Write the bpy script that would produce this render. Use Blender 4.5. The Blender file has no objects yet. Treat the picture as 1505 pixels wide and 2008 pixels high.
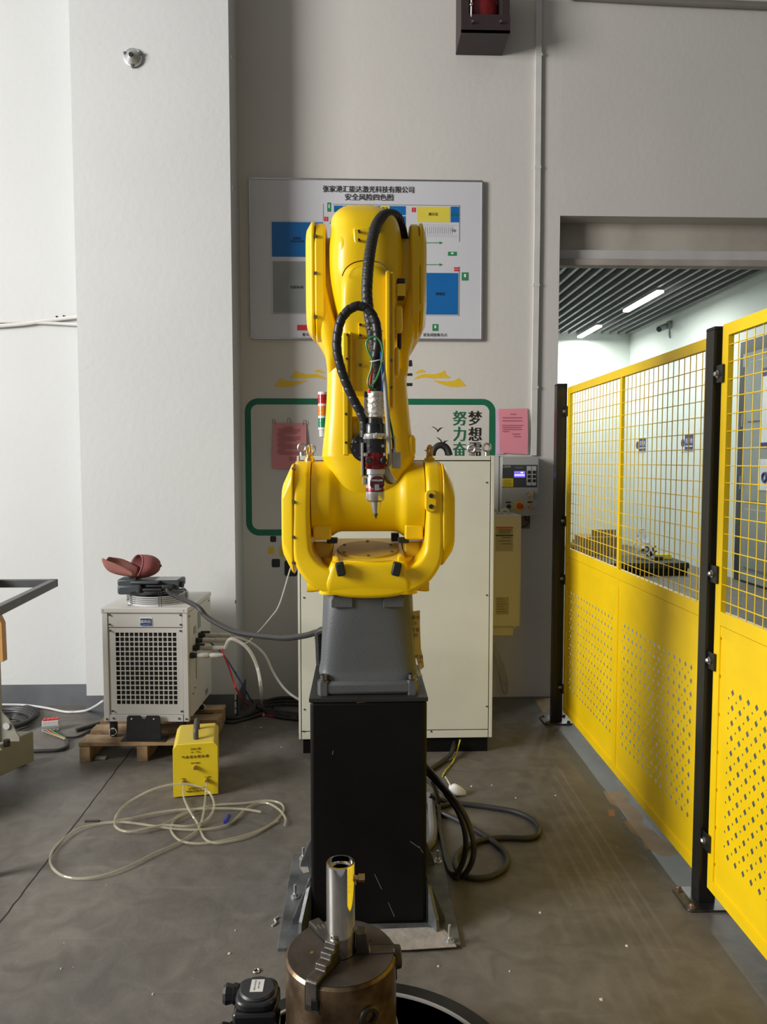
import bpy, bmesh, math, random
from mathutils import Vector, Matrix
random.seed(4)
PI = math.pi
sc = bpy.context.scene
col = sc.collection

# ---------------------------------------------------------------- camera (image taken as 1505 x 2008)
F = 1500.0; CX = 752.5; CY = 1004.0; YAW = math.atan(47.5/1500); PIT = math.atan(99/1500); HC = 1.55
cam = bpy.data.cameras.new('camera'); camo = bpy.data.objects.new('camera', cam); col.objects.link(camo)
cam.sensor_fit = 'VERTICAL'; cam.sensor_height = 36.0; cam.lens = 36.0*F/2008.0
cam.clip_start = 0.05; cam.clip_end = 200
camo.location = (0, 0, HC)
camo.rotation_euler = (PI/2 - PIT, 0, -YAW)
sc.camera = camo

# ---------------------------------------------------------------- world, exposure, daylight from the hall windows
w = bpy.data.worlds.new('world'); sc.world = w; w.use_nodes = True
w.node_tree.nodes['Background'].inputs[0].default_value = (0.93, 0.95, 1.0, 1)
w.node_tree.nodes['Background'].inputs[1].default_value = 0.22
sc.view_settings.view_transform = 'Standard'; sc.view_settings.look = 'None'
sc.view_settings.gamma = 1; sc.view_settings.use_curve_mapping = False
sc.view_settings.exposure = 0.0

def area(name, loc, target, sx, sy, power, color=(1, 1, 1)):
    l = bpy.data.lights.new(name, 'AREA'); l.shape = 'RECTANGLE'; l.size = sx; l.size_y = sy
    l.energy = power; l.color = color
    o = bpy.data.objects.new(name, l); col.objects.link(o); o.location = loc
    o.rotation_euler = (Vector(target)-Vector(loc)).to_track_quat('-Z', 'Y').to_euler()
    return o
area('window_daylight', (-6.2, 0.7, 3.4), (0.2, 3.2, 1.6), 2.4, 2.6, 650, (1.0, 0.98, 0.95))

# ---------------------------------------------------------------- pixel -> world helpers
_fw = Vector((math.sin(YAW)*math.cos(PIT), math.cos(YAW)*math.cos(PIT), -math.sin(PIT)))
_rt = Vector((math.cos(YAW), -math.sin(YAW), 0))
_up = Vector((math.sin(YAW)*math.sin(PIT), math.cos(YAW)*math.sin(PIT), math.cos(PIT)))
def ray(px, py): return _fw + _rt*((px-CX)/F) + _up*((CY-py)/F)
def W(px, py, y):
    d = ray(px, py); t = y/d.y; return Vector((d.x*t, y, HC+d.z*t))
def G(px, py, z=0.0):
    d = ray(px, py); t = (z-HC)/d.z; return Vector((d.x*t, d.y*t, z))
def XP(px, py, x):
    d = ray(px, py); t = x/d.x; return Vector((x, d.y*t, HC+d.z*t))

# ---------------------------------------------------------------- materials
def lin(c): return c/12.92 if c <= .04045 else ((c+.055)/1.055)**2.4
def rgb(h):
    if isinstance(h, (tuple, list)): return tuple(h[:3])
    return tuple(lin(int(h[i:i+2], 16)/255) for i in (0, 2, 4))
def mat(name, colr, rough=.5, metal=0, var=.06, vscale=6, bump=0, bscale=60, coat=0, spec=.5, c2=None, detail=4):
    m = bpy.data.materials.new(name); m.use_nodes = True; nt = m.node_tree
    b = nt.nodes['Principled BSDF']; c = rgb(colr)
    b.inputs['Roughness'].default_value = rough; b.inputs['Metallic'].default_value = metal
    b.inputs['Coat Weight'].default_value = coat; b.inputs['Coat Roughness'].default_value = .15
    b.inputs['Specular IOR Level'].default_value = spec
    tc = nt.nodes.new('ShaderNodeTexCoord')
    n = nt.nodes.new('ShaderNodeTexNoise'); n.inputs['Scale'].default_value = vscale; n.inputs['Detail'].default_value = detail
    nt.links.new(tc.outputs['Object'], n.inputs['Vector'])
    r = nt.nodes.new('ShaderNodeValToRGB')
    r.color_ramp.elements[0].position = .35; r.color_ramp.elements[1].position = .65
    a = tuple(x*(1-var) for x in c) if c2 is None else rgb(c2)
    r.color_ramp.elements[0].color = (*a, 1); r.color_ramp.elements[1].color = (*[min(1, x*(1+var)) for x in c], 1)
    nt.links.new(n.outputs['Fac'], r.inputs['Fac']); nt.links.new(r.outputs['Color'], b.inputs['Base Color'])
    if bump:
        n2 = nt.nodes.new('ShaderNodeTexNoise'); n2.inputs['Scale'].default_value = bscale; n2.inputs['Detail'].default_value = 5
        nt.links.new(tc.outputs['Object'], n2.inputs['Vector'])
        bp = nt.nodes.new('ShaderNodeBump'); bp.inputs['Strength'].default_value = bump; bp.inputs['Distance'].default_value = .01
        nt.links.new(n2.outputs['Fac'], bp.inputs['Height']); nt.links.new(bp.outputs['Normal'], b.inputs['Normal'])
    return m
def emis(name, colr, s):
    m = bpy.data.materials.new(name); m.use_nodes = True; b = m.node_tree.nodes['Principled BSDF']
    b.inputs['Base Color'].default_value = (*rgb(colr), 1); b.inputs['Emission Color'].default_value = (*rgb(colr), 1)
    b.inputs['Emission Strength'].default_value = s; return m
def clear(name, colr, rough=.1, a=.45):
    m = bpy.data.materials.new(name); m.use_nodes = True; b = m.node_tree.nodes['Principled BSDF']
    b.inputs['Base Color'].default_value = (*rgb(colr), 1); b.inputs['Roughness'].default_value = rough
    b.inputs['Alpha'].default_value = a; b.inputs['Coat Weight'].default_value = .6
    return m

YEL = mat('yellow_paint', (.84, .56, .001), .36, 0, .03, 3, .03, 220, coat=.15, spec=.4)
FYEL = mat('fence_yellow', (.92, .62, .004), .38, 0, .05, 5, .05, 40)
BYEL = mat('box_yellow', (.84, .62, .02), .35, 0, .04, 6)
CREAM = mat('cabinet_white', 'cfd0c4', .4, 0, .03, 4, .03, 300)
DGREY = mat('casting_grey', '55585a', .42, 0, .05, 6, .12, 240)
BLACK = mat('black_paint', (.004, .004, .004), .5, 0, .2, 8, .08, 60, spec=.2)
BLKMATT = mat('black_rubber', (.012, .012, .012), .55, 0, .2, 30)
BLKGLOSS = mat('black_gloss', (.012, .012, .013), .25, 0, .1, 9)
SEAM = mat('seam_dark', (.01, .009, .006), .7)
STEEL = mat('steel', (.55, .54, .52), .3, 1, .06, 30)
DSTEEL = mat('dark_steel', (.16, .155, .15), .42, 1, .25, 14, .1, 60)
PLATE = mat('base_plate_steel', (.12, .125, .13), .5, .5, .4, 9, .2, 50)
CHROME = mat('chrome', (.75, .74, .72), .06, 1, .02, 4)
BRASS = mat('brass', (.62, .45, .18), .3, 1, .1, 30)
RED = mat('red_anodised', (.22, .012, .015), .28, .4, .1, 8)
WALL = mat('wall_plaster', (.60, .575, .54), .8, 0, .025, 1.3, .12, 26)
WALLL = mat('wall_plaster_cool', (.55, .56, .555), .8, 0, .02, 1.3, .14, 26)
BASEB = mat('baseboard_grey', (.105, .11, .12), .6, 0, .15, 4, .05)
WHITE = mat('white_print', (.75, .75, .75), .5)
PINK = mat('pink_paper', (.66, .26, .27), .8, 0, .03)
PINK2 = mat('bright_pink_paper', (.75, .27, .33), .8, 0, .03)
LILAC = mat('lilac_paper', (.62, .46, .62), .8)
GREENS = mat('green_sticker', (.006, .14, .07), .3, 0, .05)
BLUES = mat('blue_print', (.005, .13, .40), .35, 0, .03)
GREYP = mat('grey_print', (.27, .29, .29), .45)
YELP = mat('yellow_print', (.72, .60, .07), .4)
SWY = mat('yellow_sticker', (.75, .50, .03), .35)
INK = mat('ink_black', (.012, .012, .012), .5)
INKR = mat('ink_red', (.60, .03, .04), .45)
INKG = mat('ink_green', (.02, .24, .08), .45)
WOOD = mat('pallet_wood', (.40, .27, .15), .75, 0, .1, 5, .3, 30, c2='5f4a32')
CARD = mat('cardboard', (.24, .16, .08), .85, 0, .1, 8)
HOSECLEAR = clear('clear_tube', 'c9c3a8', .08, .38)
GREYHOSE = mat('grey_tube', (.40, .40, .39), .35)
CABLE = mat('cable_black', (.022, .021, .02), .45, 0, .2, 40)
CABLEG = mat('cable_grey', (.024, .023, .022), .5, 0, .15, 40)
GALV = mat('galvanised', (.50, .51, .51), .4, .8, .1, 40)
TAG = mat('kraft_tag', (.36, .28, .15), .8, 0, .05)

def floor_mat():
    m = bpy.data.materials.new('concrete_floor'); m.use_nodes = True; nt = m.node_tree; L = nt.links
    b = nt.nodes['Principled BSDF']; tc = nt.nodes.new('ShaderNodeTexCoord')
    def noise(s, d=6, dist=0, vec=None):
        n = nt.nodes.new('ShaderNodeTexNoise'); n.inputs['Scale'].default_value = s; n.inputs['Detail'].default_value = d
        n.inputs['Distortion'].default_value = dist; L.new(vec or tc.outputs['Object'], n.inputs['Vector']); return n
    def ramp(src, p0, c0, p1, c1):
        r = nt.nodes.new('ShaderNodeValToRGB'); r.color_ramp.elements[0].position = p0; r.color_ramp.elements[1].position = p1
        r.color_ramp.elements[0].color = (*c0, 1); r.color_ramp.elements[1].color = (*c1, 1); L.new(src, r.inputs[0]); return r
    a = ramp(noise(1.1, 8, .6).outputs['Fac'], .3, (.108, .098, .085), .7, (.162, .148, .129))
    s = ramp(noise(9, 8, 1.2).outputs['Fac'], .35, (.78, .77, .76), .7, (1.12, 1.12, 1.12))
    mp = nt.nodes.new('ShaderNodeMapping'); mp.inputs['Scale'].default_value = (1, 14, 1); mp.inputs['Rotation'].default_value = (0, 0, .8)
    L.new(tc.outputs['Object'], mp.inputs['Vector'])
    st = ramp(noise(2.2, 8, .8, mp.outputs['Vector']).outputs['Fac'], .60, (1, 1, 1), .78, (1.25, 1.22, 1.18))
    vn = nt.nodes.new('ShaderNodeTexVoronoi'); vn.inputs['Scale'].default_value = 9; L.new(tc.outputs['Object'], vn.inputs['Vector'])
    sp = ramp(vn.outputs['Distance'], .018, (2.6, 2.6, 2.5), .03, (1, 1, 1))
    cur = a.outputs['Color']
    for r in (s, st, sp):
        mx = nt.nodes.new('ShaderNodeMixRGB'); mx.blend_type = 'MULTIPLY'; mx.inputs['Fac'].default_value = 1
        L.new(cur, mx.inputs[1]); L.new(r.outputs['Color'], mx.inputs[2]); cur = mx.outputs['Color']
    L.new(cur, b.inputs['Base Color'])
    rr = nt.nodes.new('ShaderNodeMapRange'); rr.inputs['To Min'].default_value = .42; rr.inputs['To Max'].default_value = .65
    L.new(noise(3).outputs['Fac'], rr.inputs['Value']); L.new(rr.outputs[0], b.inputs['Roughness'])
    bp = nt.nodes.new('ShaderNodeBump'); bp.inputs['Strength'].default_value = .12; bp.inputs['Distance'].default_value = .01
    L.new(noise(45).outputs['Fac'], bp.inputs['Height']); L.new(bp.outputs['Normal'], b.inputs['Normal'])
    return m
FLOOR = floor_mat()

# ---------------------------------------------------------------- mesh builder
WORG = {}
def worg(o): return WORG.get(o.name, Vector((0, 0, 0)))
def thing(name, label, cat, loc=(0, 0, 0), group=None):
    o = bpy.data.objects.new(name, None); col.objects.link(o); o.location = loc; o.empty_display_size = .1
    WORG[o.name] = Vector(loc); o['label'] = label; o['category'] = cat
    if group: o['group'] = group
    return o
def tag(o, label=None, cat=None, group=None, kind=None):
    if label: o['label'] = label
    if cat: o['category'] = cat
    if group: o['group'] = group
    if kind: o['kind'] = kind
    return o
def cat_rom(pts, sub):
    out = []; n = len(pts); P = [tuple(p) for p in pts]
    for i in range(n-1):
        p0 = P[max(i-1, 0)]; p1 = P[i]; p2 = P[i+1]; p3 = P[min(i+2, n-1)]
        for s in range(sub):
            t = s/sub
            out.append(tuple(.5*((2*b)+(-a+c)*t+(2*a-5*b+4*c-d)*t*t+(-a+3*b-3*c+d)*t**3) for a, b, c, d in zip(p0, p1, p2, p3)))
    out.append(P[-1]); return out

class MB:
    def __init__(s): s.v = []; s.f = []; s.mi = []; s.mats = []
    def m(s, mt):
        if mt is None: return 0
        if mt not in s.mats: s.mats.append(mt)
        return s.mats.index(mt)
    def add(s, vs, fs, mt=None):
        b = len(s.v); s.v += [Vector(v) for v in vs]; k = s.m(mt)
        for f in fs: s.f.append([b+i for i in f]); s.mi.append(k)
        return s
    def box(s, x0, x1, y0, y1, z0, z1, mt=None, mx=None):
        vs = [Vector((x, y, z)) for z in (z0, z1) for y in (y0, y1) for x in (x0, x1)]
        if mx is not None: vs = [mx @ v for v in vs]
        return s.add(vs, [(0, 2, 3, 1), (4, 5, 7, 6), (0, 1, 5, 4), (2, 6, 7, 3), (0, 4, 6, 2), (1, 3, 7, 5)], mt)
    def rings(s, R, mt=None, cap=True, closed=False):
        n = len(R[0]); vs = [p for r in R for p in r]; fs = []
        for i in range(len(R)-(0 if closed else 1)):
            a = i*n; b = ((i+1) % len(R))*n
            for j in range(n): k = (j+1) % n; fs.append((a+j, a+k, b+k, b+j))
        if cap and not closed: fs.append(tuple(range(n))[::-1]); fs.append(tuple((len(R)-1)*n+i for i in range(n)))
        return s.add(vs, fs, mt)
    def cyl(s, p0, p1, r0, r1=None, n=20, mt=None):
        return s.lathe(p0, p1, [(0, r0), (1, r0 if r1 is None else r1)], n, mt)
    def lathe(s, p0, p1, prof, n=28, mt=None, absl=False, ph=0):
        p0 = Vector(p0); p1 = Vector(p1); d = p1-p0; L = d.length; d.normalize()
        q = d.to_track_quat('Z', 'Y'); a = q @ Vector((1, 0, 0)); b = q @ Vector((0, 1, 0)); R = []
        for t, r in prof:
            c = p0 + d*(t if absl else t*L); r = max(r, 1e-5)
            R.append([c+(a*math.cos(2*PI*j/n+ph)+b*math.sin(2*PI*j/n+ph))*r for j in range(n)])
        return s.rings(R, mt)
    def tube(s, path, r, n=8, mt=None, sub=6, spiral=None, rf=None):
        P = [Vector(p) for p in (cat_rom(path, sub) if sub > 1 else path)]
        if spiral:
            Q = [P[0]]; stp = .002; acc = 0
            for a, b in zip(P, P[1:]):
                L = (b-a).length; t = stp-acc
                while t < L: Q.append(a.lerp(b, t/L)); t += stp
                acc = L-(t-stp)
            P = Q
        R = []; T = (P[1]-P[0]).normalized(); N = T.orthogonal().normalized(); dist = 0
        for i, p in enumerate(P):
            t = ((P[min(i+1, len(P)-1)])-(P[max(i-1, 0)])).normalized()
            N = (N-t*N.dot(t)).normalized(); B = t.cross(N)
            if i: dist += (p-P[i-1]).length
            ring = []
            for j in range(n):
                a = 2*PI*j/n; rr = r if rf is None else r*rf(i/(len(P)-1))
                if spiral:
                    ph = (dist/spiral + a/(2*PI)) % 1; rr = r*(.86 if ph < .14 else 1-.07*ph)
                ring.append(p+(N*math.cos(a)+B*math.sin(a))*rr)
            R.append(ring)
        return s.rings(R, mt)
    def torus(s, c, axis, R, r, n=28, k=8, mt=None, a0=0, a1=2*PI):
        c = Vector(c); q = Vector(axis).to_track_quat('Z', 'Y'); rings = []; full = abs(a1-a0-2*PI) < 1e-6
        for i in range(n+(0 if full else 1)):
            a = a0+(a1-a0)*i/n; u = q @ Vector((math.cos(a), math.sin(a), 0)); z = q @ Vector((0, 0, 1))
            rings.append([c+u*(R+r*math.cos(2*PI*j/k))+z*r*math.sin(2*PI*j/k) for j in range(k)])
        return s.rings(rings, mt, closed=full)
    def prism(s, pts, d, mt=None):           # pts 3D planar outline, d extrusion vector
        d = Vector(d); n = len(pts); a = [Vector(p) for p in pts]
        return s.rings([a, [p+d for p in a]], mt)
    def sphere(s, c, r, mt=None, n=16, k=10, sc_=(1, 1, 1)):
        c = Vector(c); R = []
        for i in range(k+1):
            t = PI*i/k; rr = max(math.sin(t), .001)
            R.append([c+Vector((math.cos(2*PI*j/n)*rr*r*sc_[0], math.sin(2*PI*j/n)*rr*r*sc_[1], math.cos(t)*r*sc_[2])) for j in range(n)])
        return s.rings(R, mt)
    def build(s, name, mt=None, parent=None, smooth=35, bev=0, bseg=2, origin=None):
        if not s.mats: s.mats = [mt]
        elif mt is not None and mt not in s.mats: pass
        xs = [v.x for v in s.v]; ys = [v.y for v in s.v]; zs = [v.z for v in s.v]
        c = Vector(((min(xs)+max(xs))/2, (min(ys)+max(ys))/2, min(zs))) if origin is None else Vector(origin)
        me = bpy.data.meshes.new(name)
        me.from_pydata([tuple(v-c) for v in s.v], [], s.f); me.update()
        for x in s.mats: me.materials.append(x)
        for p, k in zip(me.polygons, s.mi): p.material_index = k
        bm = bmesh.new(); bm.from_mesh(me); bmesh.ops.recalc_face_normals(bm, faces=bm.faces); bm.to_mesh(me); bm.free()
        if smooth: me.shade_smooth(); me.set_sharp_from_angle(angle=math.radians(smooth))
        o = bpy.data.objects.new(name, me); col.objects.link(o)
        if parent is not None: o.parent = parent; o.location = c-worg(parent)
        else: o.location = c
        WORG[o.name] = c
        if bev:
            b = o.modifiers.new('bevel', 'BEVEL'); b.width = bev; b.segments = bseg; b.limit_method = 'ANGLE'; b.angle_limit = math.radians(40)
        return o

def dup(o, loc, parent=None):
    c = o.copy(); col.objects.link(c); 
    if parent is not None: c.parent = parent; c.location = Vector(loc)-worg(parent)
    else: c.location = loc
    WORG[c.name] = Vector(loc); return c

def sup(n, p):
    out = []
    for j in range(n):
        a = 2*PI*j/n; ca = math.cos(a); sa = math.sin(a)
        out.append((math.copysign(abs(ca)**(2/p), ca), math.copysign(abs(sa)**(2/p), sa)))
    return out
def loft(axis, secs, sub=5, n=48):
    """secs: (t, a0, a1, b0, b1, power); axis z: a=x b=y; axis x: a=y b=z; axis y: a=x b=z"""
    R = []
    for t, a0, a1, b0, b1, p in (cat_rom(secs, sub) if sub > 1 else secs):
        ring = []
        for u, v in (sup(n, p) if p > 0 else rru(n, a1-a0, b1-b0, -p)):
            a = (a0+a1)/2+u*(a1-a0)/2; b = (b0+b1)/2+v*(b1-b0)/2
            ring.append({'z': (a, b, t), 'x': (t, a, b), 'y': (a, t, b)}[axis])
        R.append(ring)
    return R
def rru(n, w_, h_, r):
    k = n//4-1; r = min(r, w_*.499, h_*.499); out = []
    for sx, sy, a0 in ((1, 1, 0), (-1, 1, PI/2), (-1, -1, PI), (1, -1, 1.5*PI)):
        for i in range(k+1):
            a = a0+PI/2*i/k; out.append(((sx*(w_/2-r)+r*math.cos(a))/(w_/2), (sy*(h_/2-r)+r*math.sin(a))/(h_/2)))
    return out
def rrect(x0, x1, z0, z1, r, n=6):
    P = []
    for cx, cz, a0 in ((x1-r, z1-r, 0), (x0+r, z1-r, PI/2), (x0+r, z0+r, PI), (x1-r, z0+r, 1.5*PI)):
        for i in range(n+1):
            a = a0+PI/2*i/n; P.append((cx+r*math.cos(a), cz+r*math.sin(a)))
    return P
def text(s, c, size, mt, parent, name='lettering', xs=1, right=Vector((1, 0, 0)), up=Vector((0, 0, 1)), th=.0008, bold=0, label=None):
    cu = bpy.data.curves.new('t', 'FONT'); cu.body = s; cu.size = size; cu.align_x = 'CENTER'; cu.align_y = 'CENTER'; cu.extrude = th/2
    cu.resolution_u = 2
    o = bpy.data.objects.new('t', cu); col.objects.link(o)
    dg = bpy.context.evaluated_depsgraph_get(); dg.update()
    me = bpy.data.meshes.new_from_object(o.evaluated_get(dg)); bpy.data.objects.remove(o); bpy.data.curves.remove(cu)
    b = MB(); nrm = right.cross(up); c = Vector(c)
    vs = [v.co.copy() for v in me.vertices]
    if not vs: return None
    mx = (min(v.x for v in vs)+max(v.x for v in vs))/2; my = (min(v.y for v in vs)+max(v.y for v in vs))/2
    for sh in ((0,) if not bold else (-bold, 0, bold)): b.add([c+right*((v.x-mx)*xs+sh)+up*(v.y-my)+nrm*(v.z+abs(sh)*.05*(1 if sh > 0 else -1)) for v in vs], [tuple(p.vertices) for p in me.polygons])
    bpy.data.meshes.remove(me)
    r = b.build(name, mt, parent, smooth=0)
    if label: r['label'] = label
    return r
def pbox(b, px0, py0, px1, py1, y, th, mt=None):
    """upright box whose front face covers that part of the picture at depth y"""
    a = W(px0, py0, y); c = W(px1, py1, y); return b.box(a.x, c.x, y, y+th, c.z, a.z, mt)
# ================================================================ SETTING
YW = 4.93; YP = 4.60; YL = 4.84
def struct(b, name, mt, parent=None, bev=0):
    o = b.build(name, mt, parent, smooth=0, bev=bev)
    if parent is None: o['kind'] = 'structure'
    return o
fl = struct(MB().box(-8, 8, -5, 15, -.1, 0), 'floor', FLOOR)
# expansion joint and peeled paint
b = MB(); a = G(262, 1465, .0006); c = G(-60, 1888, .0006); d = (c-a).normalized(); n_ = Vector((-d.y, d.x, 0))*.0028
jit = [a.lerp(c, i/40)+Vector((random.uniform(-1, 1), random.uniform(-1, 1), 0))*.0025 for i in range(41)]
b.rings([[p-n_, p+n_, p+n_-Vector((0, 0, .003)), p-n_-Vector((0, 0, .003))] for p in jit])
b.build('expansion_joint', SEAM, fl, smooth=0)
def floor_patch(name, pts, z, mt):
    P = [G(x, y, z) for x, y in pts]; MB().prism(P, (0, 0, -.004)).build(name, mt, fl, smooth=0)
GP = mat('grey_floor_paint', (.10, .10, .095), .5, 0, .12, 5, .05)
TP = mat('bare_tan_concrete', (.33, .235, .14), .75, 0, .12, 12, .1)
floor_patch('worn_paint', [(1106, 1452), (1118, 1450), (1160, 1485), (1215, 1540), (1290, 1630), (1345, 1700), (1385, 1745), (1375, 1762), (1330, 1740), (1290, 1712), (1262, 1668), (1240, 1645), (1222, 1620), (1180, 1560), (1150, 1535), (1122, 1490)], .0004, GP)
floor_patch('bare_patch', [(1183, 1551), (1198, 1553), (1212, 1551), (1216, 1547), (1226, 1556), (1236, 1568), (1232, 1575), (1243, 1580), (1252, 1588), (1262, 1600), (1262, 1606), (1258, 1612), (1268, 1622), (1280, 1627), (1296, 1642), (1312, 1655), (1330, 1672), (1318, 1678), (1296, 1676), (1282, 1668), (1266, 1664), (1262, 1655), (1260, 1646), (1250, 1640), (1240, 1632), (1232, 1622), (1224, 1611), (1235, 1606), (1230, 1598), (1220, 1588), (1208, 1580), (1197, 1575), (1190, 1563)], .0008, TP)
floor_patch('bare_patch', [(1193, 1588), (1205, 1587), (1207, 1600), (1195, 1601)], .0008, mat('orange_spot', (.36, .19, .08), .8))
floor_patch('bare_patch', [(1050, 1372), (1072, 1368), (1088, 1372), (1087, 1392), (1066, 1398), (1058, 1386)], .0008, TP)
def debris():
    b = MB()
    spots = [(620, 1462), (637, 1406), (512, 1427), (480, 1425), (1090, 1560), (1012, 1565), (1222, 1604), (1210, 1661), (1230, 1855), (965, 1540), (925, 1542), (1262, 1462), (462, 1825), (450, 1870), (820, 1760), (552, 1465), (1000, 1905), (1060, 1790), (1180, 1960), (300, 1950), (120, 1900), (860, 1895)]
    for x, y in spots:
        p = G(x, y); r = random.uniform(.003, .007)
        b.lathe(p, p+Vector((0, 0, .003)), [(0, r), (1, r*.6)], 5, ph=random.random())
    o = b.build('floor_crumbs', mat('crumb', (.55, .52, .47), .8), fl, smooth=0); o['kind'] = 'stuff'
debris()

HZ = 5.6
JX = W(1099, 430, YW).x; LZ = W(1099, 423, YW).z
PX0 = W(158, 900, YP).x; PX1 = W(459, 900, YP).x
struct(MB().box(PX1-.02, JX, YW, YW+.3, 0, HZ), 'wall_back', WALL)
struct(MB().box(JX, 8, YW, YW+.3, LZ, HZ), 'wall_above_opening', WALL)
struct(MB().box(4.98, 8, YW, YW+.3, 0, LZ), 'wall_opening_side', WALL)
struct(MB().box(PX0, PX1, YP, YW+.3, 0, HZ), 'wall_pillar', WALLL)
struct(MB().box(-8, PX0, YL, YW+.3, 0, HZ), 'wall_left', WALLL)
struct(MB().box(4.9, 5.1, -5, YW, 0, HZ), 'wall_right_blocker', mat('blocker_dark_grey', (.16, .16, .16), .8))  # unseen wall, added dark to block ambient light and bounce from the right
CEIL = mat('ceiling_blocker_grey', (.35, .35, .35), .9)
struct(MB().box(-8, 8, -5, YW+.3, HZ, HZ+.2), 'ceiling', CEIL)  # out-of-view ceiling, added to keep overhead ambient light off the floor
bh = W(172, 1364, YP).z
struct(MB().box(PX0-.004, PX1+.004, YP-.006, YP, 0, bh), 'baseboard_pillar', BASEB)
struct(MB().box(PX1-.001, PX1+.006, YP-.006, YW, 0, bh*.97), 'baseboard_pillar_side', BASEB)
struct(MB().box(-8, PX0-.004, YL-.006, YL, 0, W(100, 1342, YL).z), 'baseboard_left', BASEB)
# plaster chips on the pillar corner
b = MB()
for py, w_ in ((112, 4), (368, 4), (1180, 5), (1250, 4), (1320, 3), (760, 3)):
    p = W(455+py*.006, py, YP-.002); b.sphere(p, .009, None, 6, 4, (.5, .3, 1.4))
b.build('plaster_chips', mat('chip', (.12, .115, .11), .9), None, smooth=0)['kind'] = 'structure'
b = MB()

for py0, py1 in ((1355, 1372), (1376, 1388), (1391, 1399)):
    q0 = W(461, py0, YP-.008); q1 = W(464, py1, YP-.008); b.box(q0.x-.003, q1.x, YP-.008, YP-.005, q1.z, q0.z)
b.build('paint_chips', mat('chipwhite', (.6, .6, .57), .9), None, smooth=0)['kind'] = 'structure'
# steel lintel in the opening
BEAM = mat('lintel_paint', (.46, .43, .38), .6, 0, .06, 2.5, .05, c2='a39b90')
ly = 5.08; lz = lambda py: W(1300, py, ly).z
t = MB().box(JX, 4.98, ly, ly+.12, lz(518), LZ+.02).build('trim_1', BEAM, None, smooth=0); t['kind'] = 'structure'
MB().box(JX, 4.98, ly-.035, ly, lz(512), lz(494)).build('lintel_flange', mat('flange', (.50, .49, .48), .5), t, smooth=0, bev=.003)
MB().box(JX, 4.98, ly-.06, ly, lz(526), lz(513)).build('lintel_lip', mat('lip', (.36, .32, .28), .6, 0, .2, 3), t, smooth=0, bev=.006)

# neighbouring room
XR = 4.98; YB = 14.07; ZC = 3.85
RW = mat('room_wall', (.70, .74, .70), .8, 0, .015, 1)
struct(MB().box(XR, XR+.2, YW+.3, YB, 0, 4.4), 'wall_room_right', RW)
struct(MB().box(-1, XR+.2, YB, YB+.2, 0, 4.4), 'wall_room_far', RW)
struct(MB().box(-1.2, -1, YW+.3, YB+.2, 0, 4.4), 'wall_room_left', RW)
struct(MB().box(-1, XR, YW+.3, YB, 4.2, 4.4), 'ceiling_room', mat('void_dark', (.045, .05, .055), .9))
SL = mat('slat_grey', (.16, .16, .165), .5)
b = MB().box(-.021, .021, YW+.4, YB-.15, 0, .09); s0 = None
cl = bpy.data.objects['ceiling_room']
for i in range(25):
    x = 4.86-i*.15
    if s0 is None: s0 = MB().box(x-.021, x+.021, YW+.4, YB-.15, ZC, ZC+.09).build('slat', SL, cl, smooth=0)
    else: dup(s0, (x, WORG[s0.name].y, ZC), cl)
TUBE = emis('lamp_white', 'ffffff', 6)
def room_lamp_or_fill(y0, y1, lab, x=4.0):
    if lab is None:
        area('room_fill_unseen', (x, (y0+y1)/2, ZC-.08), (x, (y0+y1)/2+.001, 0), .1, y1-y0, 52, (.93, 1, .95)); return  # bare fill light without a fixture, added to brighten the room
    t = thing('ceiling_lamp', lab, 'lamp', (x, (y0+y1)/2, ZC-.05), 'slim lamps under the slatted ceiling')
    MB().box(x-.05, x+.05, y0, y1, ZC-.03, ZC).build('housing', GREYP, t, smooth=0)
    MB().rings(loft('y', [(y0, x-.05, x+.05, ZC-.07, ZC-.03, 4), (y1, x-.05, x+.05, ZC-.07, ZC-.03, 4)], 1, 16)).build('diffuser', TUBE, t)
    l = bpy.data.lights.new('lamp_light', 'AREA'); l.shape = 'RECTANGLE'; l.size = .1; l.size_y = y1-y0; l.energy = 52; l.color = (.93, 1, .95)
    o = bpy.data.objects.new('lamp_light', l); col.objects.link(o); o.parent = t; o.location = (0, 0, -.03)
room_lamp_or_fill(10.2, 11.5, 'nearer and larger glowing tube lamp under the slatted ceiling')
room_lamp_or_fill(12.8, 13.9, 'farther and smaller glowing tube lamp by the far wall')
room_lamp_or_fill(7.0, 8.3, None)  # this and the next two are added fill lights, out of view
room_lamp_or_fill(7.5, 8.8, None, 1.2)
room_lamp_or_fill(11.5, 12.8, None, 1.2)

# door in the right wall of the room
b = MB(); dz = 3.08
struct(MB().box(XR-.04, XR, 7.9, 9.87, 0, dz).box(XR-.045, XR, 7.9, 9.87, dz-.001, dz), 'door_1', mat('door_frame_dark', (.03, .032, .04), .35))
d1 = bpy.data.objects['door_1']
DL = mat('door_leaf_grey', (.28, .30, .29), .22, 0, .04)
L1 = MB().box(XR-.06, XR-.04, 8.85, 9.68, .03, dz-.16).build('door_leaf', DL, d1, smooth=0)
L2 = MB().box(XR-.06, XR-.04, 8.0, 8.84, .03, dz-.16).build('door_leaf', DL, d1, smooth=0)
for z0, z1 in ((.2, .95), (1.05, 1.95), (2.05, 2.8)):
    MB().box(XR-.072, XR-.06, 9.0, 9.58, z0, z1).build('door_panel', DL, L1, smooth=0, bev=.008)
    MB().box(XR-.072, XR-.06, 8.1, 8.72, z0, z1).build('door_panel', DL, L2, smooth=0, bev=.008)
for z in (2.75, 2.0, 1.2): MB().cyl((XR-.07, 9.70, z), (XR-.07, 9.70, z+.16), .014, n=8).build('hinge', STEEL, L1)
NAVY = mat('navy_print', (.03, .04, .18), .5)
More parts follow.
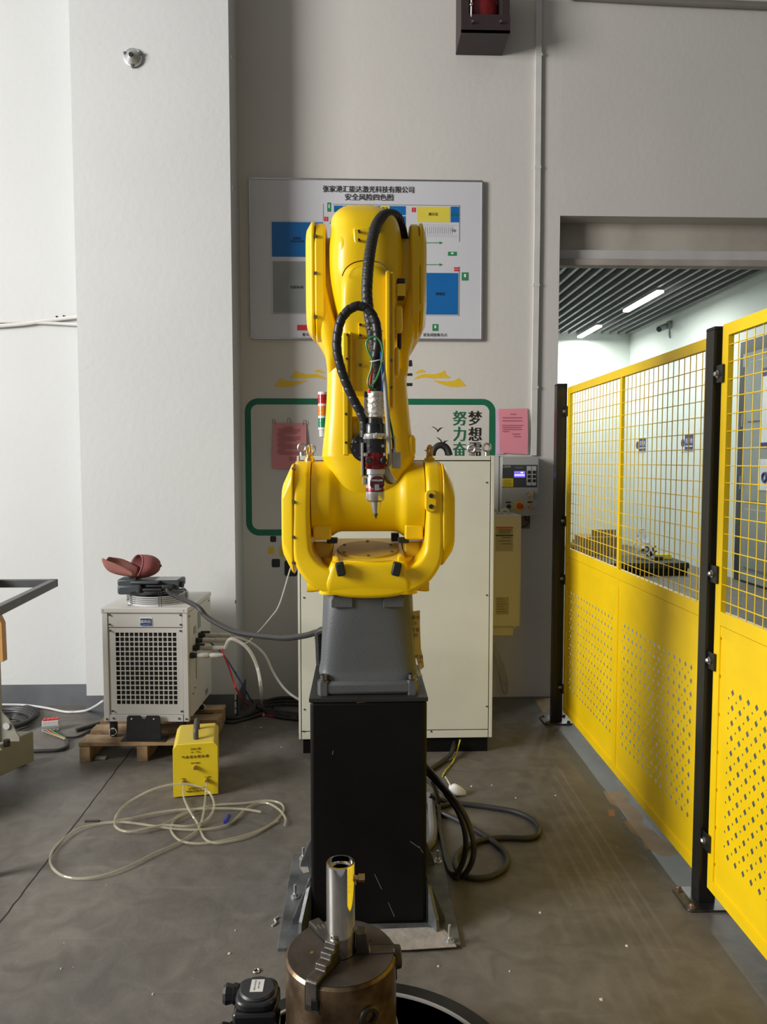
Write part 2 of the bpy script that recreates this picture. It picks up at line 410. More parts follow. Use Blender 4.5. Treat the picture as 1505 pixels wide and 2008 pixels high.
def wall_sign(y0, y1, z0, z1, lab, x=XR, txt='洗手池'):
    t = thing('wall_sign', lab, 'sign', (x-.005, (y0+y1)/2, z0))
    MB().box(x-.006, x-.001, y0, y1, z0, z1).build('board', WHITE, t, smooth=0)
    ym = y1-(y1-y0)*.33; 
    BF = MB().box(x-.008, x-.006, y0+.01, ym, z0+.01, z1-.01).build('blue_field', NAVY, t, smooth=0)
    MB().cyl((x-.009, (ym+y1)/2-.004, (z0+z1)/2), (x-.006, (ym+y1)/2-.004, (z0+z1)/2), (y1-ym)*.42, n=20).build('blue_disc', NAVY, t)
    text(txt, (x-.0095, (y0+ym)/2, (z0+z1)/2+.03), (y1-y0)*.18, WHITE, BF, right=Vector((0, -1, 0)), th=.001)
    MB().box(x-.0095, x-.008, y0+.03, ym-.03, (z0+z1)/2-.06, (z0+z1)/2-.045).build('white_rule', WHITE, t, smooth=0)
def sgn(px0, px1, py0, py1):
    a = XP(px0, py0, XR); c = XP(px1, py1, XR); a2 = XP(px1, py0, XR); return c.y, a.y, c.z, a2.z

y0, y1, z0, z1 = sgn(1248, 1268.5, 887, 857); wall_sign(y0, y1, min(z0, z1), max(z0, z1), 'farther blue and white wall sign seen through the mesh, left of the two')
y0, y1, z0, z1 = sgn(1336, 1362, 885, 850); wall_sign(y0, y1, min(z0, z1), max(z0, z1), 'nearer blue and white wall sign, second from the dark door frame')
t = thing('door_notice', 'white notice with navy bands on the upper grey door leaf', 'notice', (XR-.075, 9.1, 2.1))
MB().box(XR-.078, XR-.0725, 8.9, 9.22, 1.62+.1, 2.68).build('sheet', WHITE, t, smooth=0)
MB().box(XR-.080, XR-.078, 8.9, 9.22, 2.58, 2.68).build('navy_band', NAVY, t, smooth=0)
MB().box(XR-.080, XR-.078, 8.9, 9.22, 1.72, 1.78).build('navy_band', NAVY, t, smooth=0)
t = thing('door_notice', 'small white notice with a round navy mark low on the grey door', 'notice', (XR-.075, 9.1, 1.2))
MB().box(XR-.078, XR-.0725, 8.9, 9.26, 1.2, 1.58).build('sheet', WHITE, t, smooth=0)
MB().torus((XR-.079, 9.1, 1.36), (1, 0, 0), .05, .018).build('round_mark', NAVY, t)
# security camera
p = XP(1302, 642, XR-.12)
t = thing('security_camera', 'small grey security camera on the right wall under the slatted ceiling', 'camera', p)
MB().box(XR-.06, XR, p.y-.05, p.y+.05, p.z-.02, p.z+.10).build('bracket', GREYP, t, smooth=0, bev=.01)
MB().cyl((XR-.22, p.y-.08, p.z-.04), (XR-.05, p.y+.05, p.z+.03), .05, n=16).build('camera_body', GREYP, t)
MB().cyl((XR-.235, p.y-.09, p.z-.045), (XR-.22, p.y-.08, p.z-.04), .04, n=16).build('lens', BLKGLOSS, t)
MB().tube([(XR-.02, p.y, p.z), (XR-.04, p.y-.02, p.z-.12), (XR-.01, p.y, p.z-.16), (XR-.01, p.y+.05, p.z)], .008).build('lead', GREYP, t)

# things on the floor of the room
a = G(1220, 1112); c = G(1355, 1128)
px = lambda x, y, z=0: G(x, y, z)
q0 = G(1236, 1130); q1 = G(1354, 1130)
t = thing('low_platform', 'low black platform on the floor against the far right wall', 'platform', ((q0.x+q1.x)/2, q0.y+.35, 0))
MB().box(q0.x-.3, q1.x, q0.y, q0.y+.9, .10, .18).build('top_board', BLKMATT, t, smooth=0, bev=.01)
MB().box(q0.x-.28, q1.x-.02, q0.y+.02, q0.y+.88, 0, .10).build('skirt', BLACK, t, smooth=0)
zt = .18; hgt = W(1200, 1060, q0.y).z
c0 = W(1174, 1100, q0.y+.25).x; c1 = W(1250, 1100, q0.y+.25).x
t = thing('cardboard_box', 'large plain brown cardboard box seen behind the wire mesh', 'box', ((c0+c1)/2, q0.y+.4, 0))
yb0 = q0.y+.25; zz = W(1200, 1063, yb0).z
if c0 < q0.x-.3: pass
MB().box(c0, c1, yb0+.7, yb0+1.2, 0, zz).build('carton', CARD, t, smooth=0, bev=.008)
MB().box(c0, c1, yb0+.94, yb0+.96, zz, zz+.004).build('tape', mat('tape', (.35, .27, .16), .3), t, smooth=0)
fl_ = MB(); fl_.box(c0+.15, c1-.03, yb0+.8, yb0+.82, zz, zz+.1); fl_.build('open_flap', CARD, t, smooth=0)
yy = yb0+.25
p = W(1255, 1090, yy); p.z = zt+.004
t = thing('printed_bag', 'crumpled white bag with black swirls beside the cardboard box', 'bag', p)
R = loft('z', [(zt+.002, p.x-.04, p.x+.22, yy-.06, yy+.12, 3), (zt+.15, p.x-.06, p.x+.19, yy-.07, yy+.14, 2.3), (zt+.3, p.x-.04, p.x+.12, yy-.02, yy+.1, 2), (zt+.42, p.x, p.x+.06, yy, yy+.06, 2)], 4, 24)
R = [[(v[0]+random.uniform(-.012, .012), v[1]+random.uniform(-.012, .012), v[2]) for v in r] for r in R]
MB().rings(R).build('sack', mat('bag_white', (.62, .65, .68), .5), t, smooth=20)
for i in range(5):
    cc = (p.x+.02+.045*i, yy-.065+.0*i, zt+.1+.04*math.sin(i*2)); MB().torus(cc, (0, 1, .2), .035, .011, 14, 6, None, i, i+4).build('black_swirl', INK, t)
p1 = W(1283, 1095, yy-.05); p2 = W(1318, 1098, yy-.15)
t = thing('yellow_bar', 'short bright yellow bar lying on the black platform', 'bar', (p1.x, yy-.1, zt))
MB().box(p1.x, p2.x, yy-.15, yy-.08, zt+.002, zt+.075).build('bar_body', YELP, t, smooth=0, bev=.01)
MB().box(p1.x-.05, p2.x-.15, yy-.23, yy-.16, zt+.002, zt+.05).build('dark_rail', BLKMATT, t, smooth=0, bev=.01)
p = W(1140, 1082, YB-.6)
t = thing('scrap_pile', 'flattened tan cardboard scraps on the floor left of the brown box', 'scraps', (p.x, p.y, 0))
for i in range(4):
    MB().box(p.x-.35+.12*i, p.x+.1+.14*i, p.y-.2-.05*i, p.y+.2, .05*i, .05*i+.045, None).build('scrap_sheet', CARD if i % 2 else WOOD, t, smooth=0)

# ================================================================ things on the walls
# conduit
cx = [W(1056, 2, YW-.015), W(1054, 450, YW-.015), W(1047, 893, YW-.015)]
t = thing('wall_conduit', 'white plastic conduit running up the back wall from the grey control box', 'conduit', (cx[2].x, YW-.02, cx[2].z))
CW = mat('conduit_white', (.62, .61, .58), .5)
top = W(1058, -60, YW-.015)
MB().rings([[(p.x-.018, YW-.022, p.z), (p.x+.018, YW-.022, p.z), (p.x+.018, YW, p.z), (p.x-.018, YW, p.z)] for p in (cx[2], cx[1], top)]).build('trunking', CW, t, smooth=0)
for py in (110, 330, 560, 760):
    p = W(1058-py*.0125, py, YW); MB().box(p.x-.021, p.x+.021, YW-.024, YW, p.z-.008, p.z+.008).build('clip', CW, t, smooth=0)
a = W(1120, -8, YW-.03); c = W(1520, 12, YW-.03)
tag(MB().tube([a, a.lerp(c, .5)-Vector((0, 0, .004)), c], .022, 10).build('ceiling_pipe', mat('pipe_grey', (.22, .20, .18), .6)), 'grey pipe along the top right of the back wall', 'pipe')
# cables on left wall
y = YL-.02
tag(MB().tube([W(-30, 641, y), W(40, 636, y), W(90, 629, y), W(165, 620, y)], .012, 8).tube([W(-30, 630, y), W(60, 632, y), W(165, 637, y)], .01, 8).build('wall_cables', CW), 'pair of white cables crossing on the bright left wall', 'cable')
b = MB()
for q in ((111, 621), (125, 620)): b.cyl(W(q[0], q[1], YL), W(q[0], q[1], YL-.006), .006, n=8)
b.build('wall_plug_holes', SEAM, None)['kind'] = 'structure'
# round fixture on the pillar
p = W(262, 115, YP)
t = thing('wall_disc_fixture', 'round galvanised cone fixture with three lugs high on the pillar', 'fixture', (p.x, YP-.03, p.z))
MB().lathe(p, p+Vector((0, -.05, 0)), [(0, .047), (.3, .05), (.4, .043), (.55, .036), (.95, .014), (.7, .008)], 30).build('cone', GALV, t)
MB().torus(p+Vector((0, -.012, 0)), (0, 1, 0), .047, .006, 30, 8).build('rim', GALV, t)
MB().cyl(p+Vector((0, -.04, 0)), p+Vector((0, -.048, 0)), .010, n=14).build('socket_hole', SEAM, t)
for k in range(3):
    a = math.radians((155, 25, 268)[k]); q = p+Vector((math.cos(a)*.047, -.014, math.sin(a)*.047))
    MB().box(q.x-.008, q.x+.008, q.y-.01, q.y+.012, q.z-.008, q.z+.008).build('lug', DSTEEL, t, smooth=0, bev=.002)

# red bell in a dark steel bracket, top of the wall
yb = YW-.26
A = W(905, 62, yb); B = W(1001, 62, yb); ztop = A.z+.34
t = thing('alarm_bell', 'red alarm bell in an open dark brown steel bracket at the top', 'alarm bell', ((A.x+B.x)/2, YW, A.z))
DB = mat('bracket_brown', (.035, .022, .022), .5)
MB().box(A.x, B.x, yb, YW, A.z, A.z+.012).box(A.x, B.x, yb, yb+.012, A.z, A.z+.10).build('bottom_channel', DB, t, smooth=0)
for x in (A.x, B.x-.05):
    MB().box(x, x+.05, yb+.02, YW, A.z+.012, ztop).build('side_bracket', DB, t, smooth=0, bev=.004)
cc = Vector(((A.x+B.x)/2-.005, YW-.06, W(950, 5, yb).z+.03))
MB().lathe(cc+Vector((0, .06, 0)), cc+Vector((0, -.13, 0)), [(0, .12), (.35, .125), (.45, .125), (.5, .105), (.8, .09), (.95, .06), (1, .001)], 36).build('bell_dome', mat('bell_red', (.28, .015, .02), .3, 0, .1), t)
MB().torus(cc+Vector((0, -.03, 0)), (0, 1, 0), .12, .014, 36, 8).build('bell_rim', mat('bell_rim_red', (.2, .012, .016), .3), t)
for px_ in (926, 981):
    q = W(px_, 45, yb-.004); MB().cyl(q, q+Vector((0, -.02, 0)), .006, n=8).build('screw', STEEL, t)
q = W(925, 9, yb-.005); MB().tube([q+Vector((0, 0, .14)), q, q-Vector((0, -.02, .12))], .005, 6).build('white_lead', WHITE, t)
MB().sphere(q, .011).build('screw_head', STEEL, t)

# plan sign board
ys = YW-.02
TL, TR, BR, BL = (490, 350), (947, 356), (945, 666), (494, 663)
SB = mat('sign_face', (.60, .60, .64), .3, 0, .02, 2, coat=.3)
c4 = [W(*q, ys) for q in (TL, TR, BR, BL)]
t = thing('plan_board', 'wide white safety risk plan board behind the yellow robot arm', 'sign', (.03, ys, c4[2].z))
MB().prism(c4, (0, .012, 0)).build('panel', SB, t, smooth=0)
b = MB()
for i in range(4):
    a, c = c4[i], c4[(i+1) % 4]; d = (c-a).normalized(); n_ = Vector((-d.z, 0, d.x))
    b.rings([[a+n_*.006+Vector((0, -.004, 0)), a-n_*.004+Vector((0, -.004, 0)), a-n_*.004+Vector((0, .018, 0)), a+n_*.006+Vector((0, .018, 0))],
             [c+n_*.006+Vector((0, -.004, 0)), c-n_*.004+Vector((0, -.004, 0)), c-n_*.004+Vector((0, .018, 0)), c+n_*.006+Vector((0, .018, 0))]])
b.build('edge_trim', STEEL, t, smooth=0)
def S(name, x0, y0, x1, y1, mt, lift=.0012):
    b = MB(); pbox(b, x0, y0, x1, y1, ys-lift, .001); return b.build(name, mt, t, smooth=0)
def T(s, x, y, h, mt=INK, xs=1, bold=0, up=None, right=None):
    return text(s, W(x, y, ys-.0035), h*4.91/1500*1.05, mt, t, 'lettering', xs, th=.0006, bold=bold)
T('张家港汇能达激光科技有限公司', 723, 371, 12.6, xs=.95, bold=.0006); T('安全风险四色图', 724, 386.5, 12.8, bold=.0006)
S('blue_area', 533, 435, 634, 504, BLUES); T('设备区', 583, 467, 5); T('危险化学品库', 583, 473, 4)
S('grey_area', 535, 512, 634, 614, GREYP); T('切割车间', 582, 563, 6)
S('plan_wall', 531, 433, 532.5, 616, GREYP); S('plan_wall', 531, 614.5, 634, 616, GREYP); S('plan_wall', 531, 508, 634, 509.2, WHITE)
S('plan_wall', 531, 433, 634, 434.2, GREYP); S('plan_wall', 653, 401, 901, 402.3, GREYP); S('plan_wall', 633.5, 400, 635, 433, GREYP)
S('blue_area', 655, 403, 673.5, 416, BLUES); S('blue_area', 675.5, 403, 796, 422, BLUES); S('blue_area', 700, 423, 796, 440, BLUES)
T('办公室', 664, 409, 5, INKG); T('车间', 737, 418.5, 5, INKG)
S('yellow_area', 746.5, 404, 764.5, 413.5, YELP, .002); T('氮气', 755.5, 409, 6)
S('yellow_area', 818.5, 405, 883, 436, YELP); T('展示区', 850, 420, 6)
S('blue_area', 884.5, 405, 901, 436, BLUES); T('配电室', 892, 420, 5, INKG)
S('plan_wall', 901, 402, 902.2, 474, GREYP); S('plan_wall', 819, 441, 897, 442, GREYP); S('plan_wall', 819, 461, 897, 462, GREYP); S('plan_wall', 819, 464, 897, 464.8, GREYP)
for k in range(14): S('stair_line', 834+4.1*k, 444.5, 834.5+4.1*k, 459, GREYP)
T('Up', 890, 452, 7)
S('blue_area', 832, 535, 898.5, 617, BLUES); T('焊接区', 864, 576, 6)
S('plan_wall', 900, 523, 901.3, 619, GREYP); S('plan_wall', 832, 618, 901, 619.3, GREYP)
def extin(x, y, h=1):
    if h: S('red_mark', x, y, x+3.4, y+9, INKR); S('red_mark', x+4.4, y, x+8, y+9, INKR)
    else: S('red_mark', x, y, x+10, y+3.4, INKR); S('red_mark', x, y+4.4, x+10, y+8, INKR)
extin(808, 407); extin(636, 425); extin(891, 524, 0)
def arrow(x0, y0, x1, y1):
    b = MB(); a = W(x0, y0, ys-.0015); c = W(x1, y1, ys-.0015); d = (c-a).normalized(); n_ = Vector((-d.z, 0, d.x))
    h = c-d*.022
    b.prism([a+n_*.0022, h+n_*.0022, h+n_*.009, c, h-n_*.009, h-n_*.0022, a-n_*.0022], (0, .001, 0)); b.build('green_arrow', INKG, t, smooth=0)
arrow(833, 476, 869, 476); arrow(833, 519, 869, 519); arrow(649.5, 455, 649.5, 432)
def gsign(x0, y0, x1, y1):
    S('green_sign', x0, y0, x1, y1, INKG, .0015); w_ = x1-x0; h_ = y1-y0
    S('pictogram', x0+w_*.35, y0+h_*.2, x0+w_*.65, y0+h_*.6, WHITE, .003)
gsign(642, 397, 649.5, 415); gsign(879, 493.5, 896, 501.5); gsign(906, 534, 919, 550); gsign(848.5, 635.5, 860, 649)
S('red_legend', 583, 637, 613, 648, INKR); T('重大风险', 606, 656, 6.2); T('紧急疏散集合点', 853.5, 656.5, 6.4)

# green frame, slogan, birds and squares stuck on the wall
yk = YW-.0012
def rr3(x0, y0, x1, y1, r):
    a = W(x0, y0, yk); c = W(x1, y1, yk); s = r*YW/1500
    return [Vector((x, yk, z)) for x, z in rrect(a.x, c.x, c.z, a.z, s, 8)]
O = rr3(480, 781, 970, 1049, 26); I = rr3(492, 793, 958, 1037, 14)
n = len(O); b = MB(); off = Vector((0, .001, 0))
vs = O+I+[p+off for p in O]+[p+off for p in I]; fs = []
for i in range(n):
    j = (i+1) % n; fs += [(i, j, n+j, n+i), (2*n+i, 3*n+i, 3*n+j, 2*n+j), (i, 2*n+i, 2*n+j, j), (n+i, n+j, 3*n+j, 3*n+i)]
t = thing('wall_slogan', 'green rounded frame sticker with slogan and black birds on the back wall', 'wall sticker', (.03, yk, W(721, 1049, yk).z))
b.add(vs, fs); b.build('green_frame', GREENS, t, smooth=0)
for s, py in (('努', 820), ('力', 851), ('奋', 881)):
    text(s, W(901.5, py, yk-.001), .10, GREENS, t, 'character', .9, bold=.0022)
for s, py in (('梦', 820), ('想', 851), ('需', 881)):
    text(s, W(932, py, yk-.001), .10, INK, t, 'character', .9, bold=.0022)
def flat(name, pts, mt, y=yk, parent=None, th=.001):
    return MB().prism([W(x, y_, y) for x, y_ in pts], (0, th, 0)).build(name, mt, parent, smooth=0)
flat('bird', [(846, 836), (851, 837), (856, 840), (859, 843), (863, 839), (871, 838), (866, 840), (861, 844.5), (860, 847), (857.5, 846.5), (857.5, 844), (854, 840.5)], INK, yk, t)
flat('bird', [(855, 856), (861, 859), (866, 863), (868, 868), (872, 864.5), (880, 863.5), (875, 866), (870.5, 870), (871, 871.5), (863, 871), (866, 869), (864, 864), (860, 860.5)], INK, yk, t)
flat('bird', [(831, 882), (838, 883), (843, 887), (838, 886)], INK, yk, t)
b = MB()
def sticker(name, lab, x0, y0, x1, y1, mt, r=3):
    o = MB().prism(rr3(x0, y0, x1, y1, r), (0, .001, 0)).build(name, mt, None, smooth=0); tag(o, lab, 'wall sticker', 'square stickers left of the robot'); return o
sticker('square_sticker', 'smallest black square sticker, just under the green frame', 530, 1051, 542, 1063, INK)
sticker('square_sticker', 'small dull orange square sticker, leftmost of the squares', 526, 1072, 538.5, 1087, SWY)
sticker('square_sticker', 'large yellow square sticker beside the robot shoulder', 548, 1068, 572, 1092, SWY, 4)
sticker('square_sticker', 'middle black square sticker under the orange one', 533, 1096, 549.5, 1112.5, INK)
sticker('square_sticker', 'largest black square sticker at the cabinet edge', 558, 1098.5, 584, 1130, INK, 5)
def wave(pts, lab):
    t = thing('wave_sticker', lab, 'wall sticker', W(*pts[0][0], yk), 'yellow waves on the wall')
    for k in pts: flat('wave', k, SWY, yk, t)
Lw = [[(537, 757), (552, 741), (560, 746), (575, 748), (590, 747), (603, 746), (590, 752), (572, 758), (558, 759)], [(566, 741), (576, 735), (580, 726), (588, 731), (603, 734), (620, 733), (634, 738), (640, 744), (622, 740), (600, 742)], [(616, 729), (624, 724), (632, 727), (638, 732), (628, 731)]]
wave(Lw, 'yellow wave stickers on the wall left of the robot arm')
wave([[(1452-x, y) for x, y in k] for k in Lw], 'yellow wave stickers on the wall right of the robot arm')
t = thing('wall_lettering', 'black lettering half hidden behind the right edge of the robot arm', 'wall sticker', W(803, 755, yk))
for q in ([(798, 707), (808, 706), (809, 718), (803, 719), (799, 712)], [(797, 732), (809, 732), (809, 737), (797, 737)], [(797, 751), (809, 751), (809, 757), (797, 757)]): flat('stroke', q, INK, yk, t)

# papers
def paper(name, lab, pts, mt, lines, clips=(), y=YW-.006):
    t = thing(name, lab, 'paper', W(*pts[3], y))
    c = [W(*q, y) for q in pts]; R = []
    for i in range(9):
        u = i/8; bow = -.010*math.sin(u*PI)-.004*u
        a = c[0].lerp(c[3], u)+Vector((0, bow, 0)); d = c[1].lerp(c[2], u)+Vector((0, bow-.004*u, 0))
        R.append([a, d, d+Vector((0, .001, 0)), a+Vector((0, .001, 0))])
    MB().rings(R).build('sheet', mt, t, smooth=60)
    b = MB()
    for (x0, x1, yy_) in lines:
        u = (yy_-pts[0][1])/(pts[3][1]-pts[0][1]); bow = -.010*math.sin(u*PI)-.004*u-.006
        p0 = W(x0, yy_, y); p1 = W(x1, yy_, y); b.box(p0.x, p1.x, y+bow, y+bow+.0015, p0.z-.0022, p0.z+.0022)
    if lines: tag(b.build('printed_lines', mat('faint_ink', (.42, .15, .17), .8), t, smooth=0), kind='stuff')
    for x, yy_ in clips:
        p = W(x, yy_, y-.003)
        MB().tube([p+Vector((-.008, 0, -.012)), p+Vector((-.006, -.004, .014)), p+Vector((.008, -.004, .012)), p+Vector((.012, 0, -.014))], .0014, 5).build('wire_clip', DSTEEL, t)
ll = [(556, 575, 838)]+[(544+(3 if k % 3 == 1 else 0), (588, 587, 582, 560)[k % 4 if k % 5 else 0], 842+k*3.7) for k in range(14)]+[(568, 585, 898), (568, 580, 902)]
paper('notice_paper', 'dusty pink printed sheet on wire clips left of the signal tower', [(536, 829), (601, 830), (602, 921), (534, 919)], PINK, ll, ((537, 827), (567, 825), (598, 829)))
ll = [(1000, 1010, 812), (984, 1022, 819), (984, 1022, 825), (984, 1024, 834), (984, 1020, 838), (985, 1022, 842), (984, 996, 846), (1003, 1018, 851), (1006, 1020, 856)]
paper('lilac_paper', 'pale lilac sheet peeping out left of the bright pink paper', [(972, 803), (988, 803), (988, 890), (972, 890)], LILAC, [], y=YW-.003)
paper('pink_paper', 'bright pink printed sheet on the wall above the grey control box', [(978, 802), (1035, 801), (1035, 891), (980, 888)], PINK2, ll, y=YW-.008)

# white rail left of the control box
p0 = W(969, 893, YW-.06); p1 = W(984, 1010, YW-.06)
t = thing('aluminium_rail', 'pale upright aluminium rail left of the grey control box', 'rail', (p0.x, YW, p1.z-.5))
AL = mat('aluminium', (.62, .63, .62), .35, .4)
MB().box(p0.x-.02, p1.x-.022, YW-.08, YW, p1.z-.6, p0.z).build('rail_body', AL, t, smooth=0, bev=.004)
MB().box(p1.x-.020, p1.x-.002, YW-.07, YW, p1.z-.6, p0.z).build('rail_flange', AL, t, smooth=0, bev=.002)

# control box
yc = YW-.15
A = W(985, 895, yc); B = W(1056, 1012, yc)
t = thing('control_box', 'grey wall control box with blue display, keys and red stop button', 'control box', ((A.x+B.x)/2, yc, B.z))
CG = mat('control_grey', (.33, .335, .33), .4, 0, .02)
MB().box(A.x, B.x, yc, YW, B.z, A.z).build('housing', CG, t, bev=.004)
def C(name, x0, y0, x1, y1, mt, th=.002, base=0, bev=0, par=None):
    b = MB(); a = W(x0, y0, yc); c = W(x1, y1, yc); b.box(a.x, c.x, yc-base-th, yc-base, c.z, a.z); return b.build(name, mt, par or t, smooth=0, bev=bev)
DPN = C('dark_panel', 986, 911.5, 1053.5, 955.5, mat('panel_slate', (.035, .042, .052), .35))
C('screen', 1008.8, 924, 1030, 936, emis('screen_blue', '6a5cff', 1.3), .002, .002, 0, DPN)
C('screen_line', 1009.5, 930.5, 1029, 932.5, emis('screen_white', 'e8e4ff', 1.2), .001, .004)
C('screen_line', 1021.5, 925.5, 1026, 928, emis('screen_white2', 'e8e4ff', 1.2), .001, .004)
C('warning_label', 985.5, 938, 1007, 954.5, mat('warn_yellow', (.55, .45, .02), .4), .001, .002)
for k in range(4): C('warning_line', 987.5, 941+3.4*k, 1004-2*(k % 2), 942+3.4*k, mat('warn_ink', (.25, .12, .01), .6), .0006, .003)
for x in (1033.5, 1043.5):
    KP = C('key_pad', x, 914, x+8.5, 952, mat('pad_grey', (.38, .38, .40), .4), .002, .002, .001)
    for k in range(3): C('key', x+1.3, 923+8.3*k, x+7.2, 929+8.3*k, INK, .003, .004, .001, KP)
text('S-ZOM', W(993.5, 915, yc-.004), .018, mat('logo_pale', (.5, .5, .42), .5), DPN)
text('控制面板', W(1019, 917, yc-.004), .013, mat('logo_dim', (.2, .22, .16), .5), DPN)
p = W(1041, 967, yc)
MB().cyl(p, p+Vector((0, -.02, 0)), .017, n=20).build('key_lock', STEEL, t)
MB().box(p.x-.003, p.x+.003, p.y-.04, p.y-.018, p.z-.035, p.z+.006).build('key_blade', STEEL, t, smooth=0)
MB().cyl(p+Vector((-.018, -.012, -.005)), p+Vector((-.018, -.03, -.012)), .010, n=14).build('key_ring', STEEL, t)
p = W(1018.5, 992, yc)
MB().cyl(p, p+Vector((0, -.004, 0)), .032, n=28).build('stop_disc', mat('stop_yellow', (.6, .4, .02), .4), t)
MB().lathe(p+Vector((0, -.004, 0)), p+Vector((0, -.04, 0)), [(0, .013), (.5, .013), (.55, .02), (.9, .02), (1, .014)], 24).build('stop_button', mat('stop_red', (.38, .03, .015), .35), t)
p = W(998, 993, yc); MB().cyl(p, p+Vector((0, -.02, 0)), .013, n=20).build('black_knob', INK, t)
p = W(1040, 993, yc); MB().cyl(p, p+Vector((0, -.02, 0)), .012, n=20).build('orange_lamp', mat('lamp_orange', (.5, .22, .05), .3), t)
C('name_strip', 992.8, 983.5, 1002.5, 986.5, INK, .001); C('name_strip', 1035, 983.2, 1044, 986.2, INK, .001)

# wall outlet with wires below
A = W(1022, 1013, YW-.012); B = W(1040, 1036.5, YW-.012)
t = thing('wall_junction_plate', 'small brownish junction plate with loose black wires below the control box', 'junction plate', (A.x, YW, B.z))
MB().box(A.x, B.x, YW-.012, YW, B.z, A.z).build('plate', mat('jp', (.20, .15, .14), .6), t, smooth=0, bev=.002)
MB().tube([(A.x+.04, YW-.05, A.z+.02), (A.x+.052, YW-.03, A.z-.03), (A.x+.03, YW-.03, A.z-.06), (A.x+.005, YW-.025, A.z-.065)], .004, 6).build('wire', CABLE, t)
MB().tube([(A.x+.02, YW-.05, A.z+.02), (A.x+.03, YW-.03, A.z-.02), (A.x+.045, YW-.03, A.z-.025)], .004, 6).build('wire', CABLE, t)

# cream drive unit
yd = 4.55
CR = mat('drive_cream', (.50, .475, .375), .45, 0, .02)
A = W(950, 1010, yd); B = W(1021, 1230, yd)
t = thing('drive_unit', 'tall cream drive unit with warning labels beside the white cabinet', 'drive unit', ((A.x+B.x)/2, yd, B.z))
MB().box(A.x, B.x, yd, YW-.09, B.z, A.z).build('case', CR, t, bev=.012, bseg=3)
MB().box(A.x, W(1009, 1232, yd).x, yd+.02, YW-.12, W(1, 1256, yd).z, B.z).build('lower_vent', CR, t, bev=.006)
for px_ in (991, 969):
    c = W(px_, 1006, yd+.06); b = MB()
    b.torus(c, (0, 1, 0), .022, .008, 20, 8, None, -.4, PI+.4); b.build('lifting_lug', CR, t)
    MB().box(c.x-.032, c.x-.014, c.y-.006, c.y+.006, A.z-.004, c.z).box(c.x+.014, c.x+.032, c.y-.006, c.y+.006, A.z-.004, c.z).build('lug_foot', CR, t, smooth=0)
def D(name, x0, y0, x1, y1, mt, th=.001, base=0):
    b = MB(); a = W(x0, y0, yd); c = W(x1, y1, yd); b.box(a.x, c.x, yd-base-th, yd-base, c.z, a.z); return b.build(name, mt, t, smooth=0)
LB = mat('label_tan', (.33, .29, .2), .5)
D('warning_label', 972.5, 1033, 1006.5, 1081, LB); D('red_band', 972.5, 1033, 1006.5, 1036, INKR, .001, .001); D('green_band', 972.5, 1048.5, 1006.5, 1051.5, mat('gb', (.01, .06, .015), .5), .001, .001)
for k in range(3): D('label_line', 978, 1038.5+3*k, 1004-2*k, 1039.5+3*k, INK, .0006, .001); D('label_line', 984-6*(k % 2), 1054+6*k, 1003, 1055+6*k, INK, .0006, .001)
D('rating_plate', 973, 1171, 998, 1205, LB)
for k in range(6): D('label_line', 975, 1174+5*k, 988+(k % 3)*3, 1175+5*k, mat('dim', (.15, .13, .09), .6) if k == 0 else bpy.data.materials['dim'], .0006, .001)
p = W(1009, 1229, yd); MB().cyl(p, p+Vector((0, -.003, 0)), .004, n=10).build('screw', STEEL, t)

# thin coiled hose hanging below the drive
b = MB()
for k in range(4):
    pts = [W(968+k*2, 1262, YW-.06), W(975+k*2, 1300+4*k, YW-.08), W(984+k, 1345+4*k, YW-.05), W(992+k, 1362-k*3, YW-.04), W(996-k*2, 1340, YW-.05), W(988-k*2, 1300, YW-.06), W(976, 1268, YW-.05)]
    b.tube(pts, .004, 6)
tag(b.build('hanging_hose_coil', clear('thin_clear', 'cfcab5', .15, .55)), 'loose coil of thin clear hose hanging right of the white cabinet', 'hose')

# ================================================================ electrical cabinet
yf = 3.97
xl = W(585, 1200, yf).x; xr = W(967.5, 1200, yf).x; zt = W(700, 894, yf).z; zb = W(900, 1446, yf).z; zb2 = W(610, 1449, yf).z
t = thing('electrical_cabinet', 'tall off-white electrical cabinet on a black plinth behind the robot', 'cabinet', ((xl+xr)/2, yf+.25, 0))
MB().box(xl, xr, yf+.008, yf+.5, zb, zt).build('body', CREAM, t, smooth=0, bev=.003)
sx0 = W(591, 1200, yf).x; sx1 = W(959.5, 1200, yf).x
def K(name, x0, x1, z0, z1, mt=CREAM, y0=yf-.004, y1=yf+.009, bev=.002): return MB().box(x0, x1, y0, y1, z0, z1).build(name, mt, t, smooth=0, bev=bev)
K('side_frame', xl, sx0-.004, zb, zt); K('side_frame', sx1+.004, xr, zb, zt)
K('front_panel', sx0, sx1, W(1, 1440, yf).z, W(1, 904.5, yf).z); K('top_rail', sx0, sx1, W(1, 902.5, yf).z, zt); K('bottom_rail', sx0, sx1, zb, W(1, 1442, yf).z)
K('seam_shadow_gap', sx0-.004, sx1+.004, zb+.01, zt-.002, SEAM, yf+.0065, yf+.0085, 0)
K('plinth', xl+.02, xr-.02, 0, zb, BLACK, yf+.02, yf+.48, 0)
K('side_panel', xl-.004, xl, zb+.02, zt-.02, CREAM, yf+.04, yf+.47); 
sc0 = None
for x, y in ((596.5, 1172), (597.5, 1391), (596, 960), (955, 946), (955, 1167), (955, 1385), (846, 1434), (596, 1434)):
    p = W(x, y, yf-.004)
    if sc0 is None: sc0 = MB().cyl(p, p+Vector((0, -.003, 0)), .0045, n=10).build('screw', DSTEEL, t)
    else: dup(sc0, p+Vector((0, -.0015, -.0045)), t)
